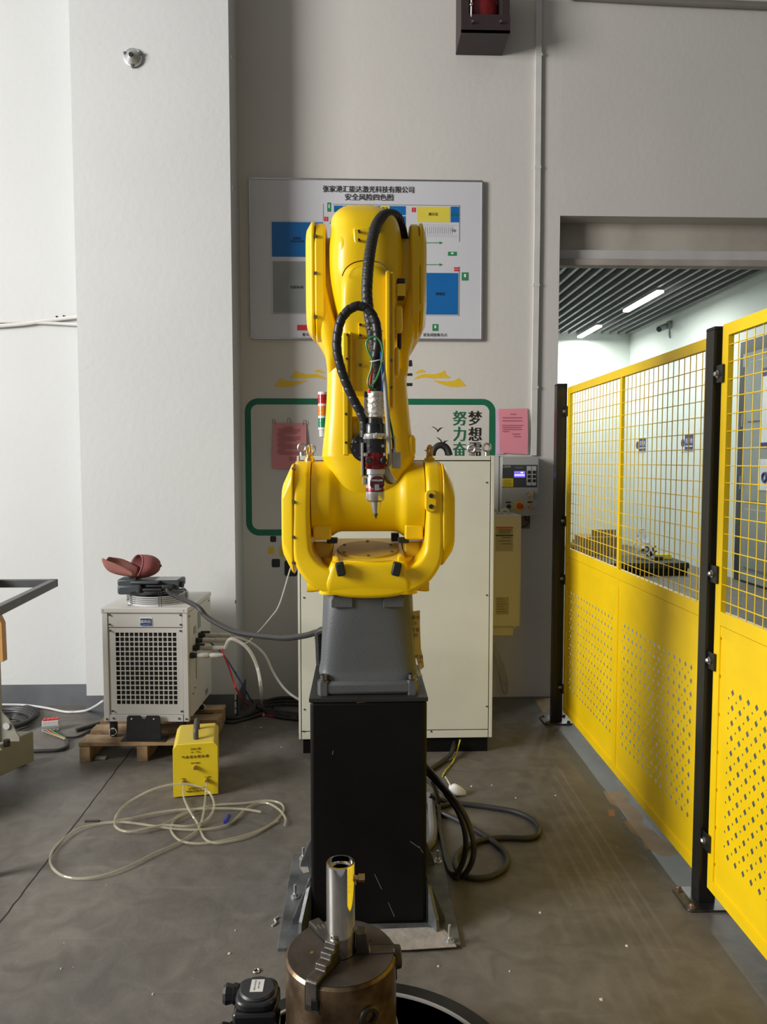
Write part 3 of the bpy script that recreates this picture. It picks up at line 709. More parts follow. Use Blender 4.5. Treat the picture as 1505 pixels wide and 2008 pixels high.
def eyebolt(px_, y, ang=0, s=1):
    base = W(px_, 894, y); base.z = zt
    MB().cyl(base, base+Vector((0, 0, .02*s)), .013*s, n=14).torus(base+Vector((0, 0, .044*s)), (math.sin(ang), math.cos(ang), 0), .020*s, .006*s, 26, 8).build('lifting_eye', STEEL, t)
eyebolt(592.5, yf+.04); eyebolt(612, yf+.42, .4); eyebolt(955, yf+.04); eyebolt(925, yf+.42, .3)
# black hose coil standing on the cabinet
c = W(865.5, 900, yf+.3); c.z = zt+.002
ar = lambda R_a, dy: [c+Vector((-R_a*math.cos(PI*k/8), dy, .004+(R_a+.012)*math.sin(PI*k/8))) for k in range(9)]
tag(MB().tube([c+Vector((-.048, 0, .002))]+ar(.046, 0)[1:-1]+[c+Vector((.05, 0, .002))], .0165, 12, sub=4).tube(ar(.040, .04), .014, 12, sub=4).build('rubber_hose', BLKMATT), 'black rubber hose arching up from the top of the white cabinet', 'hose')
# signal tower
y = yf+.2
p = W(634, 894, y); p.z = zt
t = thing('signal_tower', 'red, amber and green signal tower lamp on the white cabinet', 'signal lamp', p)
z = lambda py: W(634, py, y).z
MB().cyl((p.x+.008, y, zt), (p.x+.008, y, z(858)), .006, n=12).build('pole', WHITE, t)
r = 9.3*y/1500
WR = mat('tower_ring', (.7, .7, .7), .3)
MB().lathe((p.x, y, z(858)), (p.x, y, z(842)), [(0, r*.55), (.1, r*.8), (1, r*.85)], 24).build('base_socket', mat('sock', (.55, .55, .55), .4), t)
for nm, c_, y0, y1 in (('red_lens', (.5, .01, .02), 792, 774), ('amber_lens', (.85, .22, .01), 816, 796.5), ('green_lens', (.0, .22, .10), 838.5, 820)):
    MB().lathe((p.x, y, z(y0)), (p.x, y, z(y1)), [(0, r), (.48, r), (.5, r*.96), (.52, r), (1, r)], 28).build(nm, mat(nm, c_, .12, 0, .05, coat=.6), t)
for y0, y1 in ((796.5, 792), (820, 816), (842.5, 838.5), (774, 769)):
    MB().cyl((p.x, y, z(y0)), (p.x, y, z(y1)), r*1.02, n=28).build('white_ring', WR, t)
# ================================================================ ROBOT PEDESTAL
YC = 2.65
yf0 = 2.45
px0 = W(607, 1500, yf0).x; px1 = W(839.5, 1500, yf0).x; pz = W(720, 1368, yf0).z; XC = (px0+px1)/2; pyb = yf0+.40
t = thing('robot_pedestal', 'black steel column pedestal bolted to the floor under the yellow robot', 'pedestal', (XC, YC, 0))
MB().box(px0+.003, px1-.003, yf0, pyb, .012, pz-.012).build('column', BLACK, t, bev=.012, bseg=3)
MB().box(px0, px1, yf0-.004, pyb, pz-.014, pz).build('top_plate', mat('top_plate_black', (.018, .018, .017), .45), t, smooth=0, bev=.002)
bx0 = G(547, 1863).x-.004; bx1 = G(905, 1860).x; by0 = 2.338; by1 = 2.92
MB().box(bx0, bx1, by0, by1, 0, .012).build('base_plate', PLATE, t, smooth=0, bev=.002)
DUST = mat('pale_dust', (.30, .27, .24), .9, 0, .15, 20, .2)
P = [G(x, y, .0135) for x, y in ((742, 1822), (838, 1818), (872, 1822), (882, 1835), (896, 1856), (800, 1862), (745, 1862))]
MB().prism(P, (0, 0, -.002)).build('cement_dust', DUST, t, smooth=0)
P = [G(x, y, .0135) for x, y in ((588, 1686), (603, 1694), (607, 1710), (596, 1712), (588, 1700))]
MB().prism(P, (0, 0, -.002)).build('cement_dust', DUST, t, smooth=0)
for sx, x in ((-1, px0+.003), (1, px1-.003)):           # splayed corner gussets
    for yy in (yf0+.01, pyb-.03):
        h = .17
        MB().prism([(x, yy, .012), (x+sx*.065, yy, .012), (x+sx*.062, yy, .03), (x+sx*.004, yy, h), (x, yy, h)], (0, .012, 0)).build('gusset', PLATE, t, smooth=0, bev=.001)
    MB().prism([(x, yf0+.02, .012), (x+sx*.03, yf0-.05, .012), (x+sx*.028, yf0-.045, .05), (x, yf0+.02, .16)], (sx*.01, .006, 0)).build('gusset', PLATE, t, smooth=0)
def anchor(px_, py_, hh=.045):
    p = G(px_, py_, .012)
    MB().cyl(p, p+Vector((0, 0, .004)), .016, n=18).lathe(p+Vector((0, 0, .004)), p+Vector((0, 0, .014)), [(0, .0105), (1, .0105)], 6).cyl(p+Vector((0, 0, .014)), p+Vector((0, 0, hh)), .005, n=10).build('anchor_bolt', GALV, t, smooth=30)
anchor(579, 1759); anchor(595, 1684); anchor(882, 1846, .055); anchor(859, 1690)
b = MB()
for x, y, dx, dy in ((632, 1375, 6, -4), (640, 1374, 5, -3), (652, 1373, 6, -3), (660, 1372, 5, -2), (735, 1714, 14, 30), (762, 1770, 12, 28), (700, 1378, 20, -2), (805, 1650, 20, 14), (822, 1660, 8, 12), (652, 1480, 2, -8)):
    a = W(x, y, yf0-.0006); c = W(x+dx, y+dy, yf0-.0006); n_ = Vector((0, 0, .0012)) if abs(dx) > abs(dy) else Vector((.0010, 0, 0))
    b.rings([[a-n_, a+n_, a+n_+Vector((0, .0008, 0)), a-n_+Vector((0, .0008, 0))], [c-n_, c+n_, c+n_+Vector((0, .0008, 0)), c-n_+Vector((0, .0008, 0))]])
tag(b.build('paint_scratches', mat('scratch', (.16, .15, .14), .6), t, smooth=0), kind='stuff')

# ================================================================ ROBOT ARM
R_ = thing('industrial_robot', 'large yellow six axis industrial robot arm folded upright on its grey base', 'robot', (XC, YC, pz))
def zz(py, y=YC): return W(721, py, y).z
def xx(px_, y=YC, py=900): return W(px_, py, y).x
# --- grey base casting
fz = pz+.052
fx0 = xx(623, 2.47, 1350); fx1 = xx(821, 2.47, 1350); fy0 = 2.475; fy1 = 2.83
MB().box(fx0+.02, fx1-.02, fy0, fy1, pz, pz+.045).build('base_flange', DGREY, R_, bev=.012, bseg=3)
zt1 = zz(1162, 2.53)
s_ = [(pz+.03, fx0+.012, fx1-.012, fy0+.01, fy1, 6), (pz+.06, xx(626), 2*XC-xx(626), fy0+.018, fy1-.01, 7), (pz+.09, xx(629), 2*XC-xx(629), fy0+.022, fy1-.015, 7),
      (pz+.2, xx(632), 2*XC-xx(632), fy0+.025, fy1-.02, 5.5), (zt1-.03, xx(634), 2*XC-xx(634), fy0+.028, fy1-.025, 4), (zt1+.03, xx(636), xx(808), fy0+.03, fy1-.03, 2.8)]
MB().rings(loft('z', s_, 4, 64)).build('base_casting', DGREY, R_)
for a_, b_ in ((650, 692), (752, 792)):      # upper recess blocks
    x0 = xx(a_, 2.5, 1190); x1 = xx(b_, 2.5, 1190); zt2 = zz(1168, 2.5); zb_ = zz(1191, 2.5)
    MB().prism([(x0, fy0+.022, zb_), (x1, fy0+.022, zb_), (x1, fy0+.022, zt2-.008), (x1-.012, fy0+.022, zt2), (x0+.010, fy0+.022, zt2), (x0, fy0+.022, zt2-.015)], (0, .03, 0)).build('cast_pad', DGREY, R_, smooth=0, bev=.002)
for x, y in ((fx0+.020, fy0+.016), (fx1-.020, fy0+.016), (fx0+.02, fy1-.02), (fx1-.02, fy1-.02)):
    BB = MB().cyl((x, y, pz), (x, y, pz+.045), .021, n=6).build('bolt_boss', DGREY, R_, smooth=20)
    MB().lathe((x, y, pz+.045), (x, y, pz+.066), [(0, .019), (.15, .019), (.3, .013), (1, .013), (1, .008), (.5, .0075)], 18).build('base_bolt', DSTEEL, BB)
# cable gland behind left
p = W(627, 1330, 2.82)
MB().tube([(p.x, 2.86, pz), (p.x-.002, 2.85, pz+.08), (p.x, 2.84, pz+.13), (p.x+.05, 2.80, pz+.15)], .016, 10, spiral=.006).build('cable_conduit', CABLEG, R_)
# --- swing base: ring, bowl, yoke
ze = zz(1141, YC)
MB().lathe((XC, YC, zt1+.004), (XC, YC, zt1+.11), [(0, .150), (.04, .159), (.35, .161), (.6, .162), (1, .158)], 72).build('turning_ring', YEL, R_)
def st(o, i, hd, yb_=None, dy=0): return (xx(o[0], YC, o[1]), W(721, o[1], YC).z, xx(i[0], YC, i[1]), W(721, i[1], YC).z, YC-hd+dy, YC+(yb_ or hd))
half = [((583, 904), (612, 904), .045), ((582, 910), (612, 910), .085), ((581.5, 930), (612.5, 930), .128), ((581, 965), (613, 965), .148), ((580, 1010), (613, 1010), .15), ((580, 1050), (615, 1052), .152),
        ((583, 1085), (619, 1075), .156), ((593, 1108), (634, 1094), .162), ((612, 1130), (654, 1104), .168), ((644, 1147), (682, 1108), .171), ((690, 1156), (702, 1109), .173)]
SS = [st(*h) for h in half]; mir = [(2*XC-a, z1_, 2*XC-c, z2_, y0_, y1_) for a, z1_, c, z2_, y0_, y1_ in SS[::-1]]
ALL = cat_rom(SS+mir, 5); RG = []
for a, z1_, c, z2_, y0_, y1_ in ALL:
    RG.append([(c+(a-c)*(u+1)/2, (y0_+y1_)/2+v*(y1_-y0_)/2, z2_+(z1_-z2_)*(u+1)/2) for u, v in rru(40, math.hypot(a-c, z1_-z2_), y1_-y0_, .016)])
MB().rings(RG).build('swing_yoke', YEL, R_)
# centre block with tilted round cover
bl = [(zz(1150), xx(628), 2*XC-xx(628), YC-.168, YC+.15, -.04), (zz(1128), xx(636), 2*XC-xx(636), YC-.175, YC+.15, -.03), (zz(1110, 2.49), xx(646, 2.5), 2*XC-xx(646, 2.5), YC-.170, YC+.15, -.02), (zz(1103, 2.49), xx(650, 2.5), 2*XC-xx(650, 2.5), YC-.162, YC+.15, -.02)]
k_ = MB().rings(loft('z', bl, 3, 56))
zl_ = bl[0][0]; zh_ = bl[-1][0]
for v in k_.v: v.z += (v.y-(YC-.155))*math.tan(math.radians(9))*max(0, (v.z-zl_)/(zh_-zl_))
k_.build('yoke_block', YEL, R_, bev=.006)
for sx in (-1, 1):
    lo = sorted((XC+sx*.185, XC+sx*.118)); lt = sorted((XC+sx*.19, XC+sx*.125))
    MB().rings(loft('z', [(zz(1135), *lo, YC-.03, YC+.15, -.015), (zz(1064, YC+.0), *lt, YC-.01, YC+.15, -.015), (zz(1062, YC+.0), lt[0]+.003, lt[1]-.003, YC-.006, YC+.146, -.015)], 1, 48)).build('yoke_back', YEL, R_)
tilt = Matrix.Rotation(math.radians(9), 3, 'X'); ax = tilt @ Vector((0, 0, 1)); dc = Vector((XC, YC-.01, bl[-1][0]+.145*.158+.006))
RC = MB().lathe(dc-ax*.02, dc, [(0, .112), (.6, .112), (.7, .108), (1, .104), (1, .0)], 60).build('round_cover', mat('cover_yellow', (.50, .34, .02), .5, 0, .05, 10), R_)
for k in range(6):
    a = PI/6+k*PI/3; q = dc+tilt @ Vector((math.cos(a)*.094, math.sin(a)*.094, 0)); MB().cyl(q, q+ax*.004, .005, n=8).build('cover_screw', DSTEEL, RC)
for sx in (-1, 1):
    # ribs, stops, fork lugs
    x = XC+sx*.088; zf = zz(1098, 2.5)
    MB().prism([(x, YC-.17, zf-.055), (x+sx*.035, YC-.168, zf-.05), (x+sx*.03, YC-.13, zf+.012), (x+sx*.012, YC-.14, zf+.01)], (0, .2, 0)).build('side_rib', YEL, R_, smooth=0, bev=.006)
    a = W(668 if sx < 0 else 778, 1116, YC-.19); R2 = Matrix.Rotation(sx*.22, 3, 'Y')
    hb = MB().box(-.014, .014, -.012, .02, -.022, .022); hb.v = [R2 @ v+a for v in hb.v]; hb.build('rubber_stop', BLKMATT, R_, bev=.005)
    lx = XC+sx*.155; lz_ = zz(1143)
    hb = MB().rings(loft('x', [(sx*.0, -.03, .03, -.014, .014, 4), (sx*.035, -.028, .028, -.019, .016, 4), (sx*.052, -.026, .026, -.018, .014, 4)], 2, 24)); hb.v = [v+Vector((lx-.0, YC-.06, lz_)) for v in hb.v]; hb.build('fork_lug', YEL, R_)
    # black stoppers under the barrel
    MB().box(XC+sx*.122-.018, XC+sx*.122+.018, YC-.06, YC, zz(1062), zz(1053)).build('stop_pad', BLKMATT, R_, smooth=0, bev=.003)
# --- motor covers left and right (J2)
zc2 = zz(978)
def cover(name, pts, mt=YEL):
    MB().rings(loft('x', pts, 1, 8*6)).build(name, mt, R_, bev=.004)
l = lambda p_: xx(p_)
cover('motor_cover', [(l(581.5), YC-.15, YC+.14, zz(1118), zz(907), -.07), (l(577), YC-.15, YC+.14, zz(1114), zz(911), -.07), (l(561), YC-.14, YC+.13, zz(1082), zz(946), -.06), (l(559), YC-.13, YC+.12, zz(1074), zz(954), -.05)])
cover('motor_cover', [(2*XC-l(581.5), YC-.15, YC+.14, zz(1104), zz(907), -.07), (2*XC-l(576), YC-.15, YC+.14, zz(1100), zz(911), -.07), (2*XC-l(560), YC-.14, YC+.13, zz(1076), zz(946), -.06), (2*XC-l(557.5), YC-.13, YC+.12, zz(1068), zz(956), -.05)])
for py in (919, 984, 1053, 1103):
    q = W(577, py, YC-.142); MB().cyl(q, q+Vector((-.002, -.012, 0)), .007, .005, 12).build('cover_screw', DSTEEL, R_)
q = W(874, 1021, YC-.13); MB().cyl(q, q+Vector((.002, -.01, 0)), .008, n=12).build('cover_screw', mat('olive_screw', (.2, .15, .02), .4), R_)
# plate with two ports on the right ear
zc_ = zz(983, 2.49); xr_ = xx(846, 2.49, 983); hh = .036; ww = .0185
pp = [Vector((xr_+x, YC-.158, zc_+z_)) for x, z_ in rrect(-ww, ww, -hh, hh, .015)]
PPL = MB().prism(pp, (0, .03, 0)).build('port_plate', YEL, R_, bev=.003)
for dz_ in (-.0175, .0175): MB().cyl((xr_, YC-.163, zc_+dz_), (xr_, YC-.15, zc_+dz_), .0075, n=18).build('port_hole', SEAM, PPL)
# lifting eyes on the yoke ears
for px_, ang in ((607, 1.2), (843, 1.3)):
    q = W(px_, 902, YC-.02); q.z = zz(905)
    MB().cyl(q, q+Vector((0, 0, .012)), .018, n=18).build('eye_collar', YEL if px_ > 700 else BRASS, R_)
    MB().cyl(q+Vector((0, 0, .01)), q+Vector((0, 0, .022)), .012, n=14).torus(q+Vector((0, 0, .036)), (math.sin(ang), math.cos(ang), 0), .017, .006, 24, 8).build('lifting_eye', BRASS, R_)
# --- lower arm: barrel along X and the upright arm
bxa, bxb = xx(614), 2*XC-xx(614)
rb = .131
pl = [(xx(646), rb), (xx(652), rb-.003), (xx(658), rb-.010), (xx(664), rb-.016), (xx(672), rb-.018)]; prof = [(bxa, rb)]+pl+[(2*XC-x, r) for x, r in pl[::-1]]+[(bxb, rb)]
MB().lathe((bxa, YC, zc2), (bxb, YC, zc2), [((x-bxa), r) for x, r in prof], 72, absl=True).build('shoulder_barrel', YEL, R_)
for sx in (-1, 1):     # square feet at the barrel ends
    x0 = XC+sx*.124; x1 = XC+sx*.184
    MB().box(min(x0, x1), max(x0, x1), YC-.102, YC+.05, zc2-.1322, zc2-.083).build('barrel_foot', YEL, R_, bev=.006, bseg=3)
yl = 2.63
A_ = [(zz(1010), xx(670), xx(773), YC-.09, YC+.08, 4), (zz(965), xx(662), xx(781), YC-.110, YC+.1, 3.6), (zz(930), xx(648), xx(796), YC-.118, YC+.11, 3.4), (zz(900), xx(634), xx(812), YC-.116, YC+.11, 3.4), (zz(890), xx(633), xx(812), YC-.114, YC+.11, 3.6), (zz(850), xx(637), xx(806), YC-.11, YC+.11, 4),
      (zz(800), xx(641), xx(801), YC-.10, YC+.11, 4), (zz(745), xx(643), xx(797), YC-.095, YC+.12, 4), (zz(705), xx(640), xx(801), YC-.09, YC+.13, 4), (zz(680), xx(629), xx(814), YC-.085, YC+.13, 4.5), (zz(655), xx(614), xx(826), YC-.08, YC+.13, 5), (zz(620), xx(610), xx(829), YC-.05, YC+.13, 6), (zz(590), xx(610), xx(829), YC+.0, YC+.13, 6)]
MB().rings(loft('z', A_, 5, 64)).build('lower_arm', YEL, R_)
def lug(p0_, p1_):   # curved cheeks that rise into the elbow ears
    pass
# --- elbow ears and covers
def ear(name, xs, y0, y1, z0, z1, p=5, n=64): MB().rings(loft('x', [(x, y0+i, y1-i, z0+i, z1-i, p) for x, i in xs], 1, n)).build(name, YEL, R_, bev=.003)
ez0 = zz(700); ez1 = zz(452)
ear('elbow_ear', [(xx(624), .006), (xx(627), 0), (xx(640), 0), (xx(644), .006)], YC-.15, YC+.13, zz(675), ez1, -.09)
ear('elbow_ear', [(2*XC-xx(643), .006), (2*XC-xx(640), 0), (2*XC-xx(629), 0), (2*XC-xx(626), .006)], YC-.15, YC+.13, zz(675), ez1+.0, -.09)
ear('elbow_cover', [(xx(623.5), 0), (xx(618), .0), (xx(608), .022), (xx(607), .028)], YC-.145, YC+.12, zz(668), ez1+.002, -.07)
ear('elbow_cover', [(2*XC-xx(625.5), 0), (2*XC-xx(620), .0), (xx(829), .024), (xx(830), .03)], YC-.145, YC+.12, zz(663), ez1+.0, -.07)
for py in (463, 536, 621):
    q = W(620, py, YC-.148); MB().cyl(q+Vector((0, .01, 0)), q+Vector((-.002, -.006, 0)), .007, .005, 12).build('cover_screw', DSTEEL, R_)
for py, s1 in ((482, .03), (510, .02), (603, .012)):
    q = W(821, py, YC-.14); MB().box(q.x-.008, q.x+.010, q.y-.006, q.y+.02, q.z-s1, q.z+s1).build('cover_pad', YEL, R_, bev=.005)
# cheeks sloping from ear to arm
for sx in (-1, 1):
    g = lambda p_: xx(p_) if sx < 0 else 2*XC-xx(p_)
    c_ = [(zz(760), g(648), g(664), YC-.03, YC+.05, 3), (zz(725), g(643), g(670), YC-.085, YC+.05, 3), (zz(700), g(641), g(672), YC-.12, YC+.05, 3), (zz(660), g(630), g(668), YC-.14, YC+.05, 3), (zz(615), g(627), g(656), YC-.148, YC+.05, 3), (zz(570), g(627), g(646), YC-.145, YC+.05, 3)]
    MB().rings(loft('z', c_, 5, 36)).build('arm_cheek', YEL, R_)
# --- elbow housing
H_ = [(zz(665), xx(672), xx(766), YC-.16, YC+.02, 3), (zz(620), xx(660), xx(776), YC-.20, YC+.08, 3), (zz(565), xx(651), xx(784), YC-.235, YC+.12, 3.2), (zz(510), xx(649), xx(786), YC-.24, YC+.13, 3), (zz(475), xx(652), xx(783), YC-.22, YC+.13, 3), (zz(450), xx(653), xx(776), YC-.19, YC+.12, 3.2), (zz(433), xx(661), xx(762), YC-.15, YC+.11, 3), (zz(425), xx(670), xx(750), YC-.12, YC+.09, 2.8), (zz(422), xx(682), xx(738), YC-.08, YC+.06, 2.5)]
MB().rings(loft('z', H_, 5, 64)).build('elbow_housing', YEL, R_)
MB().rings(loft('x', [(xx(640), YC-.12, YC+.11, zz(650), zz(470), 2), (2*XC-xx(640), YC-.12, YC+.11, zz(650), zz(470), 2)], 1, 64)).build('elbow_axle', YEL, R_)
# front boss with plate
fyh = YC-.245
pp = [W(x, y, fyh+.005) for x, y in ((693, 446), (733, 446), (731, 486), (712, 488), (697, 480), (694, 472))]
MB().prism(pp, (0, .08, 0)).build('front_plate', YEL, R_, bev=.005)
MB().sphere(W(679, 488, fyh+.06), .045, None, 24, 14, (.8, 1, 1.3)).build('casting_bulge', YEL, R_)
def bolt(px_, py, y, r=.0042):
    q = W(px_, py, y); MB().lathe(q+Vector((0, .006, 0)), q+Vector((0, -.006, 0)), [(0, r), (1, r), (1, r*.55), (.6, r*.5)], 12).build('socket_bolt', DSTEEL, R_)
bolt(704.5, 454, fyh); bolt(704.5, 471, fyh)
q = W(681, 441, YC-.19); MB().cyl(q, q+Vector((0, -.012, .006)), .007, n=12).build('grease_nipple', STEEL, R_)
# --- forearm
MB().tube([W(671.5, 541, 2.325), W(679, 526, 2.345), W(695, 515, 2.372), W(718, 511, 2.378), W(745, 515, 2.372), W(758, 526, 2.345), W(766, 538, 2.325)], .0016, 6).build('joint_seam', SEAM, R_)
Yf = 2.33
fx = lambda p_: W(p_, 650, Yf).x
fzz = lambda py: W(721, py, Yf).z
FA = [(fzz(512), fx(690), fx(748), Yf+.05, Yf+.14, 2.4), (fzz(519), fx(680), fx(757), Yf+.03, Yf+.15, 2.8), (fzz(532), fx(673), fx(765), Yf+.01, Yf+.16, 3.4), (fzz(556), fx(668), fx(769), Yf, Yf+.17, 5), (fzz(640), fx(668.5), fx(770), Yf-.005, Yf+.17, 7), (fzz(768), fx(671), fx(771), Yf-.01, Yf+.17, 7)]
MB().rings(loft('z', FA, 4, 56)).build('forearm', YEL, R_)
def FB(name, x0, y0, x1, y1, ya, yb_, mt=YEL, bev=.003):
    a = W(x0, y0, ya); c = W(x1, y1, ya); return MB().box(a.x, c.x, ya, yb_, c.z, a.z).build(name, mt, R_, smooth=0, bev=bev)
FB('side_cover', 672.5, 652, 684.5, 893, Yf-.03, Yf+.09, bev=.004); FB('side_cover_flange', 684.8, 650, 691.5, 890, Yf-.024, Yf+.08, bev=.003)
FB('centre_cover', 697.5, 664, 753, 762, Yf-.0105, Yf+.0, bev=.0015)
FB('bolt_plate', 703.5, 633, 729, 662, Yf-.0115, Yf-.0, bev=.0015)
FB('side_cover', 757, 530, 766, 817, Yf-.03, Yf+.09, bev=.004); FB('side_cover_flange', 766.3, 532, 774, 800, Yf-.012, Yf+.12, bev=.006)
for q_ in ((707, 637), (707, 658), (707, 716)): bolt(*q_, Yf-.013)
for q_ in ((682, 657), (681, 704), (679, 812), (679, 868), (768, 707), (768, 760)): bolt(*q_, Yf-.034, .004)
FB('forearm_pad', 774, 680, 784, 738, Yf+.03, Yf+.09, bev=.01)
FB('connector_socket', 779, 545, 795, 556, Yf+.05, Yf+.1, BLKMATT); FB('connector_block', 778.5, 555.5, 795.5, 580, Yf+.04, Yf+.1); FB('connector_base', 781, 579, 794, 582, Yf+.045, Yf+.1, SEAM, 0)
FB('connector_block', 774, 598, 790, 652, Yf+.02, Yf+.09, bev=.008); FB('connector_boot', 780, 652, 788, 684, Yf+.04, Yf+.065, BLKMATT, .004)
# wrist fork and joint
MB().cyl((fx(691), Yf+.045, fzz(846)), (fx(757), Yf+.045, fzz(846)), .048, n=40).build('wrist_joint', YEL, R_, bev=.003)
MB().rings(loft('z', [(fzz(885), fx(696), fx(750), Yf-.0, Yf+.09, 3), (fzz(850), fx(694), fx(752), Yf-.015, Yf+.1, 3), (fzz(820), fx(694), fx(752), Yf, Yf+.09, 3)], 3, 32)).build('wrist_body', YEL, R_)
q = W(717, 877, Yf-.03)
MB().lathe(q+Vector((0, .03, 0)), q+Vector((0, -.018, 0)), [(0, .042), (.5, .045), (.55, .041), (1, .041)], 44).build('tool_flange', BLKGLOSS, R_); TF = bpy.data.objects['tool_flange']
for k in range(8):
    a = k*PI/4+.3; c = q+Vector((math.cos(a)*.034, -.018, math.sin(a)*.034)); MB().cyl(c, c+Vector((0, -.003, 0)), .0035, n=8).build('flange_bolt', BRASS if k == 3 else DSTEEL, TF)
FB('arm_side_block', 794, 852, 816, 896, YC-.09, YC+.02, bev=.014)
FB('rear_cable_box', 768, 1046, 783, 1062, YC+.06, YC+.1, BLKMATT, .002)

# ================================================================ LASER HEAD
Yh = 2.17
hx = lambda p_, py=880: W(p_, py, Yh).x
hz = lambda py: W(736, py, Yh).z
q = W(736, 1017, Yh)
L_ = thing('laser_head', 'slim silver, red and black laser head hanging from the robot wrist', 'laser head', (q.x, Yh, q.z))
SIL = mat('silver_anodised', (.62, .61, .58), .28, .85, .04, 20)
def HC_(name, pr, mt, n=40, cx_=736, **k):
    c = hx(cx_); o = MB().lathe((c, Yh, 0), (c, Yh, 3), [(hz(py), W(cx_+r, 880, Yh).x-c) for py, r in pr], n, absl=True).build(name, mt, L_, **k); return o
def HB(name, x0, y0, x1, y1, ya, yb_, mt, bev=.002):
    a = W(x0, y0, Yh); c = W(x1, y1, Yh); return MB().box(a.x, c.x, ya, yb_, c.z, a.z).build(name, mt, L_, smooth=0, bev=bev)
R = []
for i in range(26):
    py = 768+i*2; r0 = 16.5 if i < 22 else 15.5
    ring = []
    for j in range(40):
        a = 2*PI*j/40; rr = (W(736+r0, 880, Yh).x-hx(736))*(1+.045*math.sin(3*a+i*.55)*math.sin(i*.5+a)+random.uniform(-.025, .025))
        ring.append((hx(737)+rr*math.cos(a), Yh+rr*math.sin(a), hz(py)))
    R.append(ring)
MB().rings(R).build('foil_wrap', mat('foil', (.50, .47, .42), .45, .6, .08, 40, .3, 90), L_, smooth=15)
HC_('black_collar', [(830, 16), (820, 16)], BLKGLOSS); HC_('black_sleeve', [(851, 20.5), (833, 20.5), (830, 18.5)], BLKGLOSS)
HC_('clamp_ring', [(861, 23), (858, 24), (852, 24), (850, 22)], SIL)
HB('clamp_knob', 732, 850, 743, 862, Yh-.046, Yh-.028, SIL, .004); HB('clamp_latch', 736.5, 849, 740, 856, Yh-.052, Yh-.044, STEEL)
HC_('collimator_body', [(888, 21), (861, 22.5)], BLKGLOSS)
for x in (723, 751): 
    q = W(x, 874.5, Yh-.03); MB().cyl(q+Vector((0, .01, 0)), q, .0045, n=12).build('body_screw', STEEL, L_)
HB('red_block', 717, 888, 757, 919, Yh-.03, Yh+.03, RED, .006); HB('red_ridge', 730, 888, 745, 919, Yh-.035, Yh-.028, RED, .002)
HB('silver_corner', 714.5, 888, 721.5, 895.5, Yh-.034, Yh, SIL); HB('silver_corner', 751.5, 888, 757.5, 895, Yh-.034, Yh, SIL)
HB('red_pocket', 717.5, 896, 733, 910.5, Yh-.038, Yh-.028, mat('red_bright', (.42, .03, .03), .35), .001)
for x in (725, 750.5):
    q = W(x, 903, Yh-.036); MB().lathe(q, q+Vector((.004 if x > 740 else -.003, -.022, 0)), [(0, .008), (.2, .009), (.9, .009), (1, .007)], 20).build('adjust_knob', BLKMATT, L_)
HC_('silver_ring', [(931, 20), (930, 21), (920, 21), (919, 20)], SIL)
HC_('sensor_body', [(957, 18.5), (931, 18.5)], SIL)
c = hx(739.5); BD = mat('badge_maroon', (.075, .012, .014), .35)
pts = [Vector((c+x, Yh-.031, hz(945)+z_)) for x, z_ in rrect(-.0205, .0205, -.022, .017, .0165, 8)]
MBD = MB().prism(pts, (0, .02, 0)).build('maroon_badge', BD, L_, bev=.002)
text('RAYTOOLS', (c, Yh-.0325, hz(941.5)), .0072, WHITE, MBD, 'badge_lettering', .85, right=Vector((-1, 0, 0)), up=Vector((0, 0, -1)), bold=.0002)
HC_('red_skirt', [(963.5, 18.7), (957, 18.6), (953, 16)], RED)
HB('centre_latch', 735, 949, 743.5, 961, Yh-.037, Yh-.028, SIL, .001)
for x in (731.5, 746): q = W(x, 958.5, Yh-.03); MB().cyl(q+Vector((0, .008, 0)), q-Vector((0, .003, 0)), .003, n=10).build('body_screw', STEEL, L_)
HC_('nozzle_housing', [(984, 11.5), (980.5, 17.5), (978, 18.6), (964, 18.6)], SIL)
HC_('nozzle_cone', [(1007, 5.5), (1006, 6.3), (984, 11)], SIL, cx_=737.5)
HC_('nozzle_tip', [(1017, 1.2), (1016, 1.6), (1010, 3), (1008.5, 4.5), (1007, 4.5)], DSTEEL, cx_=737.5)
HB('mount_plate', 708.5, 868, 713.5, 935, Yh-.02, Yf-.045, SIL); HB('mount_plate_edge', 713.5, 862, 717, 933, Yh-.01, Yf-.05, BLKMATT, .001)
HB('mount_block', 711.5, 937, 719, 950, Yh-.015, Yh+.015, SIL); HB('slide_rail', 714.2, 779, 719.6, 822, Yh-.008, Yh+.012, STEEL, .001); HB('rail_cap', 714.2, 768, 720, 779, Yh-.01, Yh+.012, BLKMATT)
HB('mount_base', 706, 860, 716, 892, Yf-.055, Yf-.045, BLKMATT)
HB('sensor_box', 769, 887, 786, 918.5, Yh-.015, Yh+.05, mat('sensor_grey', (.40, .40, .385), .45, .3), .0015)
q = W(773, 887, Yh+.015)
MB().lathe(q, q+Vector((0, 0, .045)), [(0, .007), (.2, .007), (.22, .0048), (.8, .0048), (.85, .006), (1, .0045)], 16).build('sensor_plug', STEEL, L_)
MB().tube([W(755, 915, Yh+.01), W(761, 930, Yh), W(767, 938, Yh), W(772, 945, Yh+.01)], .011, 12, rf=lambda u: 1-.15*u).build('taped_elbow', mat('tape_cream', (.55, .51, .44), .4, 0, .08, 60, .3, 120), L_)
MB().torus(W(767, 936, Yh+.005), (0, 1, 0), .012, .008, 20, 10, None, -1.9, .9).build('elbow_fitting', mat('fitting_brown', (.22, .17, .11), .35, .5, .2, 40), L_)

